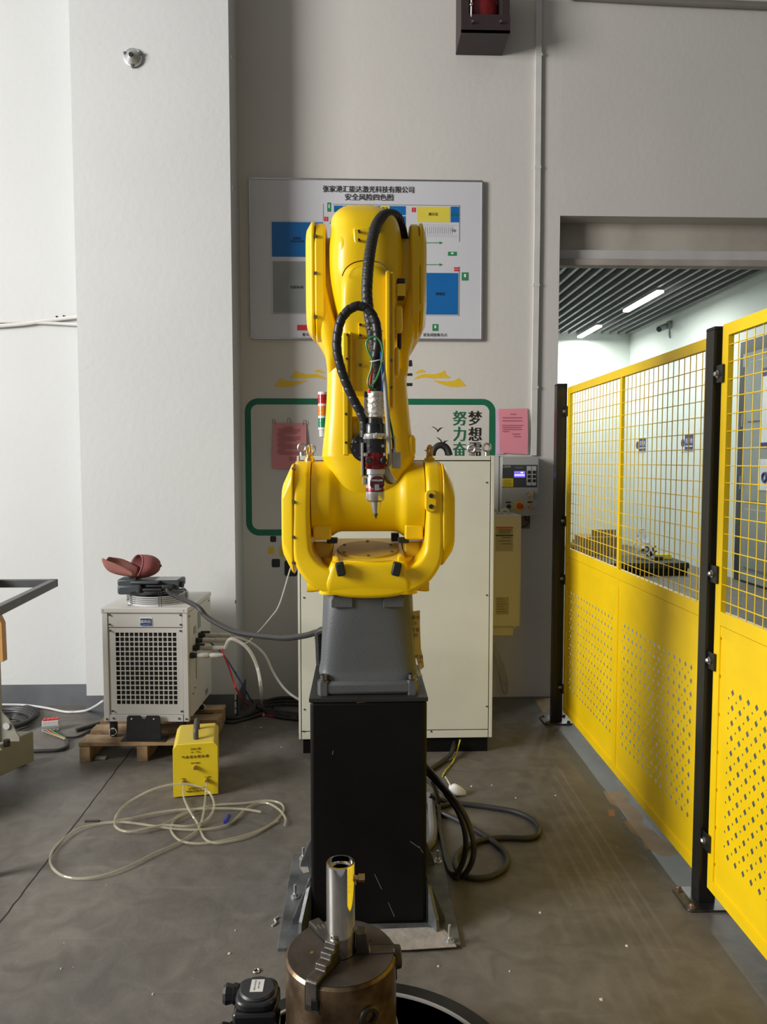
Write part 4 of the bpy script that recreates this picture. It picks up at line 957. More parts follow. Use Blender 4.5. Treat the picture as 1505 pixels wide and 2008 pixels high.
# ================================================================ HOSES ON THE ARM
def P3(L): return [W(a, b_, c_) for a, b_, c_ in L]
t = thing('dress_hose', 'thick black corrugated hose arching over the top of the robot elbow', 'hose', W(738, 772, 2.18))
MB().tube(P3([(792, 470, 2.64), (788, 448, 2.61), (781, 428, 2.57), (767, 420, 2.52), (751, 424, 2.46), (738, 442, 2.40), (730, 472, 2.33), (724, 510, 2.27), (721, 545, 2.25), (720, 580, 2.245), (724, 615, 2.24), (731, 655, 2.235), (737, 695, 2.21), (739, 735, 2.185), (738, 770, 2.17)]), .0172, 14, spiral=.0045, sub=6).build('hose_body', CABLE, t)
MB().torus(W(735, 451, 2.38), (.3, .3, 1), .0155, .003, 20, 6).build('cable_tie', INK, t)
MB().torus(W(739, 647, 2.20), (.25, .1, 1), .0165, .0022, 20, 6).build('yellow_tie', YELP, t)
t = thing('spiral_wrapped_hose', 'black spiral wrapped hose looping left in front of the forearm', 'hose', W(714, 850, 2.15))
MB().tube(P3([(737, 700, 2.175), (741, 668, 2.17), (737, 632, 2.17), (724, 609, 2.17), (706, 600, 2.17), (687, 606, 2.17), (671, 624, 2.17), (663, 650, 2.17), (661, 682, 2.17), (667, 715, 2.17), (678, 748, 2.17), (692, 780, 2.17), (706, 806, 2.17), (714, 828, 2.17), (715, 858, 2.17)]), .0137, 14, spiral=.026, sub=8).build('hose_body', mat('spiral_black', (.013, .013, .014), .42, 0, .2, 30), t)
t = thing('green_wire_loop', 'thin green wire loop tied with white in front of the black hose', 'cable', W(728, 757, 2.14))
GW = mat('green_wire', (.05, .25, .07), .4)
MB().tube(P3([(737, 764, 2.15), (724, 758, 2.14), (722, 745, 2.14), (728, 725, 2.14), (730, 706, 2.14), (722, 688, 2.14), (719, 672, 2.14), (727, 662, 2.14), (738, 661, 2.14), (747, 672, 2.14), (751, 690, 2.14), (749, 712, 2.14), (742, 735, 2.14), (733, 752, 2.14), (722, 760, 2.14)]), .0029, 8).build('wire', GW, t)
MB().tube(P3([(726, 709, 2.135), (735, 708, 2.13), (744, 706, 2.13), (752, 707, 2.14)]), .0016, 6).build('white_tie', WHITE, t)
tag(MB().tube(P3([(731, 722, 2.16), (727, 742, 2.155), (725, 770, 2.155)]), .005, 8).build('red_tube', mat('red_tube', (.7, .05, .02), .35)), 'short red air tube left of the black hose above the foil', 'tube')
tag(MB().tube(P3([(748, 690, 2.165), (751, 730, 2.155), (752, 770, 2.16)]), .0042, 8).build('blue_tube', mat('blue_tube', (.015, .08, .3), .35)), 'short dark blue air tube right of the black hose above the foil', 'tube')
tag(MB().tube(P3([(744, 640, 2.22), (749, 690, 2.18), (755, 750, 2.15), (760, 820, 2.14), (764, 875, 2.145), (764, 905, 2.16), (758, 918, 2.17)]), .0062, 10).build('grey_air_tube', GREYHOSE), 'long pale grey air tube running down the right of the laser head', 'tube')
t = thing('sensor_cable', 'thin green sensor cable running down to the grey sensor box', 'cable', W(773, 875, Yh+.015))
MB().tube(P3([(758, 765, 2.22), (762, 810, 2.2), (768, 840, 2.19), (771, 858, 2.185), (773, 876, 2.185)]), .0034, 8).build('wire', mat('dark_green_wire', (.01, .10, .03), .4), t)
MB().tube(P3([(771, 858, 2.185), (772.5, 866, 2.185), (773, 878, 2.185)]), .005, 8).build('boot', INK, t)

# paper tag on the base
t = thing('hanging_tag', 'long tan paper tag taped to the right side of the grey base', 'tag', W(827, 1310, 2.6))
ta = [(807, 1199, 824, 1197), (808, 1225, 824, 1225), (811, 1250, 825, 1250), (813, 1275, 826, 1272), (819, 1300, 830, 1290), (825, 1314, 832, 1308)]
q = [[W(a, b_, 2.55), W(c_, d_, 2.575), W(c_, d_, 2.575)+Vector((0, .001, 0)), W(a, b_, 2.55)+Vector((0, .001, 0))] for a, b_, c_, d_ in ta]
MB().rings(q).build('tag_sheet', TAG, t, smooth=60)
for s, x, y in (('警告', 816, 1211), ('注', 814, 1222), ('意事', 814.5, 1235), ('项', 816, 1246), ('机器', 822, 1288), ('人', 825, 1297)):
    text(s, W(x, y, 2.549), .015, mat('tag_ink', (.05, .035, .02), .8) if 'tag_ink' not in bpy.data.materials else bpy.data.materials['tag_ink'], t, 'lettering')
tag(MB().prism([W(818, 1311, 2.62), W(830, 1326, 2.62), W(820, 1326, 2.62), W(815, 1312, 2.62)], (0, .002, 0)).build('white_scrap', WHITE, None, smooth=0), 'small white paper scrap behind the foot of the hanging tag', 'paper')
# ================================================================ SAFETY FENCE
XF = 1.2; TH = .02
PBK = mat('post_black', (.012, .012, .011), .3, 0, .1, 5)
def post(yc_, lab, xo=0, basep=True, ztop=2.0):
    x0 = XF-.005+xo; x1 = x0+.06; y0 = yc_-.03; y1 = yc_+.03
    t = thing('fence_post', lab, 'post', ((x0+x1)/2, yc_, 0), 'black posts of the yellow safety fence')
    MB().box(x0, x1, y0, y1, .008, ztop-.012).build('post_tube', PBK, t, smooth=0, bev=.003)
    MB().box(x0-.001, x1+.001, y0-.001, y1+.001, ztop-.014, ztop).build('post_cap', BLKMATT, t, smooth=0, bev=.005)
    if basep:
        pts = [Vector((x, y, 0)) for x, y in rrect(x0-.055, x1+.055, yc_-.075, yc_+.075, .02)]
        FPL = MB().prism(pts, (0, 0, .008)).build('foot_plate', DSTEEL, t, smooth=0, bev=.001)
        for sx in (-1, 1):
            for sy in (-1, 1):
                c = Vector(((x0+x1)/2+sx*.063, yc_+sy*.055, .008))
                MB().cyl(c, c+Vector((0, 0, .003)), .014, n=16).lathe(c+Vector((0, 0, .003)), c+Vector((0, 0, .013)), [(0, .010), (.6, .010), (1, .006)], 6).build('foot_bolt', mat('rusty_bolt', (.28, .2, .15), .4, .8, .3, 60) if 'rusty_bolt' not in bpy.data.materials else bpy.data.materials['rusty_bolt'], FPL, smooth=20)
    return t
def bracket(t, yp_, sgn_, zb_, xo=0):        # clip holding the panel, with a bolt
    y0 = yp_; y1 = yp_+sgn_*.05
    BK = MB().box(XF-.009, XF-.003, min(y0, y1), max(y0, y1), zb_-.03, zb_+.03).build('panel_bracket', PBK, t, smooth=0, bev=.002)
    q = Vector((XF-.009, yp_+sgn_*.018, zb_)); MB().cyl(q, q-Vector((.003, 0, 0)), .013, n=16).lathe(q-Vector((.003, 0, 0)), q-Vector((.014, 0, 0)), [(0, .009), (.7, .009), (1, .005)], 6).build('bracket_bolt', STEEL, BK, smooth=20)
yA = 4.395; yB = 2.575; yE = .70
pn = post(yB, 'nearer black square fence post with a bolted foot plate', -.012)
pf = post(yA+.06, 'far black fence post by the edge of the wall opening', -.05)
zs = [XP(1424, y, XF).z for y in (731, 1132, 1310, 1688)]
for z_ in zs: bracket(pn, yB-.03, -1, z_)
for y in (808, 1021, 1135, 1352): bracket(pf, yA+.04, -1, XP(1107, y, XF).z)
def panel(y0, y1, lab, zlo=.08, zhi=1.975):
    t = thing('safety_fence', lab, 'fence panel', (XF+TH/2, (y0+y1)/2, zlo), 'yellow mesh and perforated fence panels')
    x0, x1 = XF, XF+TH; ym = (y0+y1)/2; fw_ = .04; zr0 = 1.005; zr1 = 1.052
    B = lambda nm, a, b_, c_, d_, bx0=x0, bx1=x1, bev=.0015: MB().box(bx0, bx1, a, b_, c_, d_).build(nm, FYEL, t, smooth=0, bev=bev)
    B('frame_stile', y0, y0+fw_, zlo, zhi); B('frame_stile', y1-fw_, y1, zlo, zhi)
    B('top_rail', y0+fw_, y1-fw_, zhi-fw_, zhi); B('middle_rail', y0+fw_, y1-fw_, zr0, zr1); B('bottom_rail', y0+fw_, y1-fw_, zlo, zlo+fw_)
    B('centre_bar', ym-.01, ym+.01, zr1, zhi-fw_, x0+.002, x1-.002); B('centre_bar', ym-.02, ym+.02, zlo+fw_, zr0, x0, x1)
    B('infill_strip', y0+fw_, y1-fw_, .965, zr0-.002, x0+.003, x0+.008, 0)
    # wires
    zz0, zz1 = zr1-.01, zhi-fw_+.01; p_ = .05; wv = None; k = 0
    y = y0+fw_+.04
    while y < y1-fw_-.01:
        if abs(y-ym) > .02:
            if wv is None: wv = MB().cyl((XF+.010, y, zz0), (XF+.010, y, zz1), .0019, n=6).build('vertical_wire', FYEL, t)
            else: dup(wv, (XF+.010, y, zz0), t)
        y += p_
    wh = None; z_ = zr1+.035
    while z_ < zhi-fw_-.01:
        if wh is None: wh = MB().cyl((XF+.0065, y0+.02, z_), (XF+.0065, y1-.02, z_), .0019, n=6).build('horizontal_wire', FYEL, t)
        else: dup(wh, (XF+.0065, (y0+y1)/2, z_-.0019), t)
        z_ += .0562
    # perforated sheets
    for a, c in ((y0+fw_-.002, ym-.018), (ym+.018, y1-fw_+.002)):
        m = MB(); zl, zh = zlo+fw_-.002, .967; P_ = .05; X_ = XF+.006
        mar = .045; nc = int(((c-a)-2*mar)/(P_/2)); st_ = a+((c-a)-nc*P_/2)/2; zc0 = zl+.11; nr = int((zh-.10-zc0)/P_)
        def cell(ya, yb_, za, zb_, hw, hh_):
            yc_, zc_ = (ya+yb_)/2, (za+zb_)/2
            v = [(X_, ya, za), (X_, yb_, za), (X_, yb_, zb_), (X_, ya, zb_), (X_, yc_, zc_-hh_), (X_, yc_+hw, zc_), (X_, yc_, zc_+hh_), (X_, yc_-hw, zc_)]
            m.add(v, [(0, 1, 4), (1, 5, 4), (1, 2, 5), (2, 6, 5), (2, 3, 6), (3, 7, 6), (3, 0, 7), (0, 4, 7)])
        for i in range(nc):
            ya = st_+i*P_/2; yb_ = ya+P_/2; big = i % 2 == 0; o_ = 0 if big else P_/2; n_r = nr if big else nr-1
            for j in range(n_r):
                cell(ya, yb_, zc0+o_+j*P_, zc0+o_+(j+1)*P_, .0105 if big else .005, .0115 if big else .0055)
            m.add([(X_, ya, zl), (X_, yb_, zl), (X_, yb_, zc0+o_), (X_, ya, zc0+o_)], [(0, 1, 2, 3)])
            zt_ = zc0+o_+n_r*P_; m.add([(X_, ya, zt_), (X_, yb_, zt_), (X_, yb_, zh), (X_, ya, zh)], [(0, 1, 2, 3)])
        for ya, yb_ in ((a, st_), (st_+nc*P_/2, c)): m.add([(X_, ya, zl), (X_, yb_, zl), (X_, yb_, zh), (X_, ya, zh)], [(0, 1, 2, 3)])
        o = m.build('perforated_sheet', FYEL, t, smooth=0)
    for z_ in [zlo+.1+.13*k for k in range(7)]:       # weld spots along the near stile
        MB().box(XF-.001, XF+.002, y1-fw_-.004, y1-fw_+.001, z_, z_+.01).build('weld_spot', FYEL, t, smooth=0)
    return t
p1_ = panel(yB+.03, yA+.005, 'farther yellow fence panel between the two black posts')
panel(yE, yB-.055, 'nearer yellow fence panel cut off by the right edge of the photo', .08, 2.0)
q = XP(1372, 1722, XF-.001); MB().box(XF-.001, XF, q.y-.008, q.y+.008, q.z-.008, q.z+.008).build('white_label', WHITE, p1_, smooth=0)

# ================================================================ PALLET AND CHILLER
pz_ = .105
a = G(166, 1484); b_ = G(168, 1450, pz_); e = G(342, 1447, pz_); ba = G(440, 1394, pz_)
Yp0 = 3.90; X0 = G(166, 1484).x; X1 = -.80; Yp1 = 4.50
t = thing('wooden_pallet', 'weathered wooden pallet under the white chiller', 'pallet', ((X0+X1)/2, (Yp0+Yp1)/2, 0))
for x in (X0, (X0+X1)/2-.03, X1-.055): MB().box(x, x+.055, Yp0+.005, Yp1-.005, 0, pz_-.022).build('bearer', WOOD, t, smooth=0, bev=.002)
for y0_, y1_ in ((Yp0, Yp0+.12), (Yp0+.18, Yp0+.28), (Yp0+.33, Yp0+.43), (Yp1-.09, Yp1)):
    MB().box(X0-.002, X1+.002, y0_, y1_, pz_-.021, pz_).build('deck_board', WOOD, t, smooth=0, bev=.002)
tag(MB().box(G(190, 1486).x, G(211, 1486).x, 3.93, 3.96, .0, .012).build('metal_bar', GALV, None, bev=.002), 'short silver metal bar lying under the front of the wooden pallet', 'bar')

# chiller in its own frame, slightly turned
A = W(203, 1412, 3.93); Bq = W(361, 1414, 3.91)
cw = .445; chh = .594; cd = .50; cz = pz_+.097
th_ = math.radians(-2.5); ox = W(201, 1300, 3.95).x; oy = 3.955
M = Matrix.Translation((ox, oy, cz)) @ Matrix.Rotation(th_, 4, 'Z')
def CB(name, x0, x1, y0, y1, z0, z1, mt, bev=.002, parent=None):
    return MB().box(x0, x1, y0, y1, z0, z1, None, M).build(name, mt, parent or CH, smooth=0, bev=bev)
CH = thing('water_chiller', 'white boxy water chiller with a square-hole front grille and fan on top', 'chiller', tuple(M @ Vector((cw/2, cd/2, 0))))
CHW = mat('chiller_white', (.60, .585, .55), .42, 0, .02, 4)
CB('body', .006, cw-.004, .03, cd-.003, .0, chh-.004, CHW)
CB('inner_dark', .03, cw-.03, .016, .031, .03, chh-.03, SEAM, 0)
CB('front_post', 0, .03, 0, .03, -.006, chh-.02, CHW, .003); CB('front_post', cw-.027, cw, 0, .03, -.006, chh-.02, CHW, .003)
CB('top_cap', -.004, cw+.004, -.005, cd+.004, chh-.026, chh, CHW, .003); CB('bottom_rail', .03, cw-.03, 0, .03, -.006, .03, CHW)
CB('upper_panel', .032, cw-.029, .004, .016, chh-.103, chh-.028, CHW)
CB('side_panel', cw-.003, cw+.001, .032, cd-.006, .004, chh-.03, CHW, .001)
# grille with real square holes
gx0, gx1, gz0, gz1 = .032, cw-.029, .032, chh-.106; nx, nz = 13, 15; hx0, hx1 = .065, cw-.058; hz0, hz1 = .083, chh-.128
px_, pzv = (hx1-hx0)/nx, (hz1-hz0)/nz; m = MB(); yy = .006; q_ = .115
def quad(a, b2, c, d): m.add([M @ Vector((x, yy, z)) for x, z in ((a, c), (b2, c), (b2, d), (a, d))], [(0, 1, 2, 3)])
quad(gx0, hx0, gz0, gz1); quad(hx1, gx1, gz0, gz1); quad(hx0, hx1, gz0, hz0); quad(hx0, hx1, hz1, gz1)
for j in range(nz):
    z0 = hz0+j*pzv
    quad(hx0, hx1, z0, z0+pzv*q_); quad(hx0, hx1, z0+pzv*(1-q_), z0+pzv)
    for i in range(nx):
        x0 = hx0+i*px_; quad(x0, x0+px_*q_, z0+pzv*q_, z0+pzv*(1-q_)); quad(x0+px_*(1-q_), x0+px_, z0+pzv*q_, z0+pzv*(1-q_))
m.build('front_grille', CHW, CH, smooth=0)
sc_ = None
for x, z in ((.012, chh-.014), (cw-.015, chh-.014), (.04, chh-.037), (cw-.036, chh-.037), (.04, chh-.087), (cw-.036, chh-.087), (.042, chh-.12), (cw-.038, chh-.12), (.045, .05), (cw-.038, .05), (.015, .008), (.05, .012), (cw-.014, .010), (cw-.052, .012)):
    q = M @ Vector((x, 0, z)); MB().cyl(q+Vector((0, .004, 0)), q-Vector((0, .005, 0)), .0048, n=10).build('screw', DSTEEL, CH)
# badge
pts = [M @ Vector((x, .002, z)) for x, z in rrect(.196, .262, chh-.098, chh-.050, .008)]; MB().prism(pts, (0, .003, 0)).build('badge_border', WHITE, CH, smooth=0)
pts = [M @ Vector((x, -.0005, z)) for x, z in rrect(.2, .258, chh-.094, chh-.056, .006)]; BG = MB().prism(pts, (0, .003, 0)).build('blue_badge', mat('badge_blue', (.01, .05, .22), .35), CH, smooth=0)
text('德风仕', M @ Vector((.229, -.002, chh-.071)), .019, WHITE, BG, bold=.0003); text('www.dfs-chiller.cn', M @ Vector((.229, -.002, chh-.088)), .0062, WHITE, BG)
# side details: vents, label, gauge
for y0_, y1_, z0, z1, mt_ in ((.11, .16, .43, .47, GREYP), (.2, .26, .44, .53, GREYP), (.19, .22, .34, .38, GREYP), (.15, .155, .18, .34, DSTEEL), (.34, .40, .03, .06, GALV)):
    CB('side_detail', cw+.001, cw+.003, y0_, y1_, z0, z1, mt_, 0)
for y_, z_ in ((.03, .545), (.45, .55), (.03, .01), (.08, .12), (.12, .14)):
    q = M @ Vector((cw+.001, y_, z_)); MB().cyl(q, q+Vector((.004, 0, 0)), .0045, n=8).build('screw', DSTEEL, CH)
# hose couplings
WP = mat('coupling_white', (.45, .43, .38), .4, 0, .1, 40)
for k, (y_, z_) in enumerate(((.04, .335), (.10, .36), (.16, .385), (.22, .40))):
    q = M @ Vector((cw+.002, y_, z_))
    MB().lathe(q, q+Vector((.10, 0, 0)), [(0, .016), (.2, .016), (.22, .012), (.35, .012)], 14).build('black_valve', INK, CH)
    MB().lathe(q+Vector((.03, 0, 0)), q+Vector((.17, .0, 0)), [(0, .010), (.2, .014), (.45, .014), (.5, .009), (.55, .013), (.9, .012), (1, .007)], 14).build('hose_coupling', WP, CH)
    if k % 2: MB().box(q.x+.01, q.x+.06, q.y-.006, q.y+.006, q.z+.014, q.z+.024).build('valve_lever', INK, CH, smooth=0, bev=.002)
# casters
for x, y_ in ((.035, .04), (cw-.045, .04), (.035, cd-.05), (cw-.045, cd-.05)):
    q = M @ Vector((x, y_, 0)); r = .030
    CB('caster_plate', x-.03, x+.03, y_-.025, y_+.03, -.014, -.004, INK)
    MB().box(q.x-.016, q.x+.016, q.y-.02, q.y+.02, q.z-.06, q.z-.014).build('caster_fork', INK, CH, smooth=0, bev=.004)
    CWH = MB().cyl((q.x-.012, q.y, pz_+r), (q.x+.012, q.y, pz_+r), r, n=26).build('caster_wheel', INK, CH)
    MB().torus((q.x+.002, q.y-.022, pz_+r), (0, 1, 0), .018, .0035, 20, 6).cyl((q.x+.002, q.y-.024, pz_+r), (q.x+.002, q.y-.016, pz_+r), .007, n=12).build('wheel_hub', WHITE, CWH)
pts = [M @ Vector((x, -.03, z)) for x, z in ((.13, .028), (.138, .036), (.20, .036), (.206, .022), (.216, .014), (.226, .022), (.232, .036), (.294, .036), (.302, .028), (.306, -.092), (.122, -.092))]
MB().prism([p for p in pts], (0, .008, 0)).build('tip_bracket', BLKMATT, CH, smooth=0, bev=.001)
CB('tip_foot', .10, .33, -.045, .03, -.0965, -.09, BLKMATT, .001)
for x in (.155, .27): q = M @ Vector((x, -.032, .02)); MB().cyl(q, q-Vector((0, .002, 0)), .004, n=8).build('bracket_hole', WHITE, CH)
# fan on top
fc = M @ Vector((cw/2+.01, .20, chh)); fr = .155
MB().lathe(fc, fc+Vector((0, 0, .045)), [(0, fr), (.1, fr-.006), (.8, fr-.008), (1, fr-.004), (1, fr-.02), (.2, fr-.03)], 56).build('fan_shroud', mat('shroud_silver', (.75, .75, .75), .35, .0), CH)
MB().cyl(fc+Vector((0, 0, .004)), fc+Vector((0, 0, .01)), fr-.03, n=40).build('fan_well', SEAM, CH)
for k in range(5):
    b = MB(); a0 = k*2*PI/5
    b.add([fc+Vector((math.cos(a0+da)*rr, math.sin(a0+da)*rr, .02+zz_)) for rr, da, zz_ in ((.03, -.3, -.006), (.12, -.35, -.006), (.12, .35, .012), (.03, .3, .012))], [(0, 1, 2, 3)])
    b.build('fan_blade', BLKMATT, CH, smooth=0)
MB().cyl(fc+Vector((0, 0, .008)), fc+Vector((0, 0, .045)), .035, n=24).build('fan_hub', BLKMATT, CH)
for k, z_ in enumerate((.012, .022, .032, .042)): MB().torus(fc+Vector((0, 0, z_)), (0, 0, 1), fr+.004, .0016, 60, 6).build('guard_ring', INK, CH)
for r in (.03, .05, .07, .09, .11, .13, .145): MB().torus(fc+Vector((0, 0, .07-.012*(r/.145)**3)), (0, 0, 1), r, .0015, 48, 6).build('guard_ring', INK, CH)
for k in range(6):
    a = -PI/2+.32+k*PI/3; u = Vector((math.cos(a), math.sin(a), 0)); v = Vector((-u.y, u.x, 0))*.006
    for s_ in (-1, 1):
        MB().tube([fc+u*(fr+.024)+v*s_+Vector((0, 0, .002)), fc+u*(fr+.007)+v*s_+Vector((0, 0, .003)), fc+u*(fr+.006)+v*s_+Vector((0, 0, .06)), fc+u*(fr-.012)+v*s_+Vector((0, 0, .068)), fc+u*.03+v*s_+Vector((0, 0, .073))], .0018, 6, sub=3).build('guard_stay', INK, CH)
# teach pendant lying on the fan guard
tz = fc.z+.0745
TP_ = mat('pendant_slate', (.045, .055, .060), .45, 0, .1, 12)
q = Vector((fc.x, fc.y-.04, tz))
PT = thing('teach_pendant', 'dark slate robot teach pendant lying on the chiller fan guard', 'controller', q)
def PB(name, x0, x1, y0, y1, z0, z1, mt=TP_, bev=.006): return MB().box(q.x+x0, q.x+x1, q.y+y0, q.y+y1, q.z+z0, q.z+z1).build(name, mt, PT, bev=bev)
PB('pendant_body', -.17, .13, -.02, .13, .004, .045); PB('grip', -.185, -.06, -.07, .0, -.022, .030, TP_, .012); PB('grip', -.19, -.09, -.05, .06, .02, .058, TP_, .01)
PB('pendant_rim', -.12, .03, -.055, -.01, .03, .048); PB('display', .0, .12, -.02, .10, .045, .049, mat('pendant_screen', (.16, .18, .19), .12), .001)
PB('hand_strap', -.055, .05, -.065, -.03, -.006, .010, BLKMATT, .005); PB('strap_clip', -.04, .06, -.052, -.02, .014, .026, BLKMATT, .004); PB('cable_socket', .045, .105, -.055, -.01, .0, .026, BLKMATT, .006); PB('side_key', .128, .146, -.01, .03, .006, .04, BLKMATT, .004)
p = q+Vector((.075, -.05, .004))
end = W(636, 1237, 2.9)
cp = [p, p+Vector((.03, -.04, -.02)), W(385, 1188, 3.75), W(405, 1209, 3.7), W(432, 1226, 3.62), W(462, 1239, 3.52), W(495, 1245, 3.42), W(530, 1249, 3.3), W(563, 1251, 3.18), W(600, 1246, 3.05), W(635, 1238, 2.9), Vector((fx0+.12, 2.84, end.z+.0))]
tag(MB().tube(cp, .0125, 10).build('pendant_cable', CABLEG), 'thick black cable sagging from the teach pendant to the robot base', 'cable')
# red cap
CAPM = mat('dusty_red_cloth', (.22, .062, .062), .85, 0, .06, 14, .25, 180)
yc_ = q.y-.0; S_ = lambda px_, py_: W(px_, py_, yc_)
cc = S_(287, 1112)
CP = thing('baseball_cap', 'faded dusty red baseball cap resting on the teach pendant', 'cap', (cc.x, yc_, q.z+.05))
sl_ = lambda px_: W(px_, 1110, yc_).x; sz_ = lambda py_: W(287, py_, yc_+.02).z
zb0 = q.z+.050; ztp = sz_(1088); zcm = (zb0+ztp)/2; hzz = (ztp-zb0)/2; tipx = sl_(313.5)
m = MB(); NT, NS = 40, 14; rr_ = []
for i in range(NS+1):
    s = i/NS; s2 = s*.999; r = (1-s2**3.2)**.5 if s < 1 else .02; ring = []
    for j in range(NT):
        a = 2*PI*j/NT; cb = math.cos(a); sb = math.sin(a)
        xo = sl_(262)-.052*cb+.022*sb; x = xo+(tipx-xo)*s
        ring.append(Vector((x, yc_+.03+.085*cb*r*(1-.04*math.sin(3*a)), zcm+hzz*sb*r*(1+.08*(1-s)*(sb < 0)*0)+(.006*s if sb < 0 else 0))))
    rr_.append(ring)
m.rings(rr_, cap=False); o = m.build('crown', CAPM, CP, smooth=60)
md = o.modifiers.new('s', 'SOLIDIFY'); md.thickness = .002
CS = mat('cap_seam', (.30, .10, .095), .8)
MB().tube([rr_[1][j]+Vector((0, -.002 if math.cos(2*PI*j/NT) < 0 else 0, .001)) for j in range(10, 26)], .0014, 6, sub=1).build('crown_seam', CS, CP)
MB().sphere((tipx, yc_+.03, zcm+.003), .006, None, 10, 6, (.5, 1, 1)).build('crown_button', CAPM, CP)
Fp = [(200.5, 1093), (206, 1097.5), (214, 1101), (225, 1104), (241, 1112), (264, 1124)]
Bp_ = [(201, 1101), (204, 1114), (211, 1124), (226, 1131), (244, 1133), (266, 1133)]
rg = []
for k, ((a, b_), (c_, d_)) in enumerate(zip(Fp, Bp_)):
    u = k/5; f = W(a, b_, yc_-.03-.02*u); bo = W(c_, d_, yc_-.005); mdp = (f+bo)/2+Vector((-.003, -.022*u-.006, -.004))
    kk = Vector((f.x+.004-.02*u, yc_+.05+.06*min(1, u*2), f.z-.004+.012*u)); nn_ = (bo+kk)/2+Vector((0, .012, -.012*(1-u)))
    rg.append([f, mdp, bo, nn_, kk])
m = MB(); vs = [p for r in rg for p in r]
m.add(vs, [(i*5+j, i*5+j+1, i*5+j+6, i*5+j+5) for i in range(5) for j in range(4)])
bm_ = m.build('brim', mat('cap_brim', (.27, .105, .085), .85, 0, .06, 10), CP, smooth=180)
md = bm_.modifiers.new('u', 'SUBSURF'); md.levels = md.render_levels = 2; md = bm_.modifiers.new('s', 'SOLIDIFY'); md.thickness = .003

# red, blue and clear tubes beside the chiller
def tb(name, lab, L, r, mt, cat='tube', n=8): return tag(MB().tube(L, r, n).build(name, mt), lab, cat)
C0 = M @ Vector((cw+.17, .05, .335))
tb('red_tube', 'red air tube curving down from the chiller couplings to the floor', [C0+Vector((0, .02, -.01)), W(435, 1275, 4.05), W(450, 1310, 4.1), W(458, 1335, 4.1), W(466, 1355, 4.12), G(485, 1382, .01), G(520, 1401, .008), G(555, 1407, .008), G(592, 1406, .008)], .005, mat('tube_red', (.55, .02, .03), .35))
tb('blue_tube', 'blue air tube crossing the red one beside the chiller', [W(402, 1256, 4.1), W(415, 1262, 4.12), W(440, 1286, 4.15), W(462, 1320, 4.15), W(480, 1350, 4.18), G(495, 1376, .01), G(508, 1382, .008), G(530, 1390, .008), G(560, 1400, .008), G(590, 1402, .008)], .0045, mat('tube_blue', (.01, .06, .22), .35))
HC1 = clear('clear_hose_thin', 'd8d4cc', .08, .5)
tb('clear_water_hose', 'clear water hose arching from the white couplings down to the floor', [M @ Vector((cw+.17, .10, .36)), W(452, 1253, 4.0), W(475, 1262, 4.0), W(492, 1280, 4.0), W(505, 1310, 4.0), W(512, 1350, 3.95), G(514, 1390, .03), G(517, 1402, .01)], .009, HC1, 'hose')
tb('clear_water_hose', 'fainter clear hose farther right curving behind the cabinet', [M @ Vector((cw+.17, .16, .385)), W(465, 1250, 4.2), W(495, 1262, 4.25), W(520, 1285, 4.25), W(537, 1320, 4.25), W(558, 1350, 4.22), W(580, 1368, 4.2), W(600, 1376, 4.2)], .007, HC1, 'hose')
tb('thin_clear_line', 'thin clear line rising diagonally past the grey cable to the cabinet edge', [M @ Vector((cw+.17, .22, .40)), W(478, 1262, 4.1), W(500, 1246, 4.2), W(530, 1212, 4.2), W(548, 1185, 4.2), W(568, 1120, 4.2), W(580, 1085, 4.2)], .0035, clear('clear_line', 'cfcac0', .1, .6), 'tube')
# black cable coil on floor behind
b = MB()
for k in range(3):
    o_ = k*5
    b.tube([G(600, 1372+o_, .012), G(560, 1368+o_*1.3, .012), G(525, 1374+o_, .012+.01*k), G(505, 1386, .012+.01*k), G(540, 1404-o_, .012), G(600, 1412-o_, .012)], .010, 8)
tag(b.build('floor_cable_coil', CABLE), 'black cable loops on the floor between chiller and cabinet', 'cable')
tb('floor_cable', 'black cable running on the floor behind the pallet toward the cabinet', [G(150, 1432, .012), G(205, 1416, .012), G(230, 1412, .012), Vector((-1.0, 4.56, .012)), G(450, 1408, .012), G(480, 1404, .012), G(510, 1392, .012)], .011, CABLE, 'cable')
tb('floor_cable', 'second black cable on the floor just right of the pallet', [Vector((-1.1, 4.55, .01)), G(442, 1416, .01), G(470, 1413, .01), G(512, 1401, .01), G(535, 1388, .01)], .009, CABLE, 'cable')

# ================================================================ YELLOW GAS MIXER
zt_ = .252; A = G(341, 1566); Bp = G(428, 1559)
ang = math.atan2(Bp.y-A.y, Bp.x-A.x); bw = (Bp-A).length; bd = .27
M2 = Matrix.Translation(A) @ Matrix.Rotation(ang, 4, 'Z')
GM = thing('gas_mixer', 'small bright yellow gas mixing box with black handle on the floor', 'gas mixer', tuple(M2 @ Vector((bw/2, bd/2, 0))))
pr = [(0, .006), (0, zt_-.02), (.016, zt_), (bw-.016, zt_), (bw, zt_-.018), (bw, .006)]
MB().prism([M2 @ Vector((x, .004, z)) for x, z in pr], (M2.to_3x3() @ Vector((0, bd, 0)))).build('hood', mat('hood_yellow', (.62, .47, .06), .45, 0, .03, 5), GM, smooth=0, bev=.006)
MB().prism([M2 @ Vector((x*1.01-.001, 0, z-.001 if z > .1 else z)) for x, z in pr], (M2.to_3x3() @ Vector((0, .005, 0)))).build('front_panel', BYEL, GM, smooth=0, bev=.001)
for x in (.02, bw-.02):
    for y_ in (.03, bd-.03): q = M2 @ Vector((x, y_, 0)); MB().cyl(q, q+Vector((0, 0, .008)), .010, n=12).build('rubber_foot', INK, GM)
HG = mat('handle_grey', (.07, .068, .066), .5)
hx_ = bw*.50
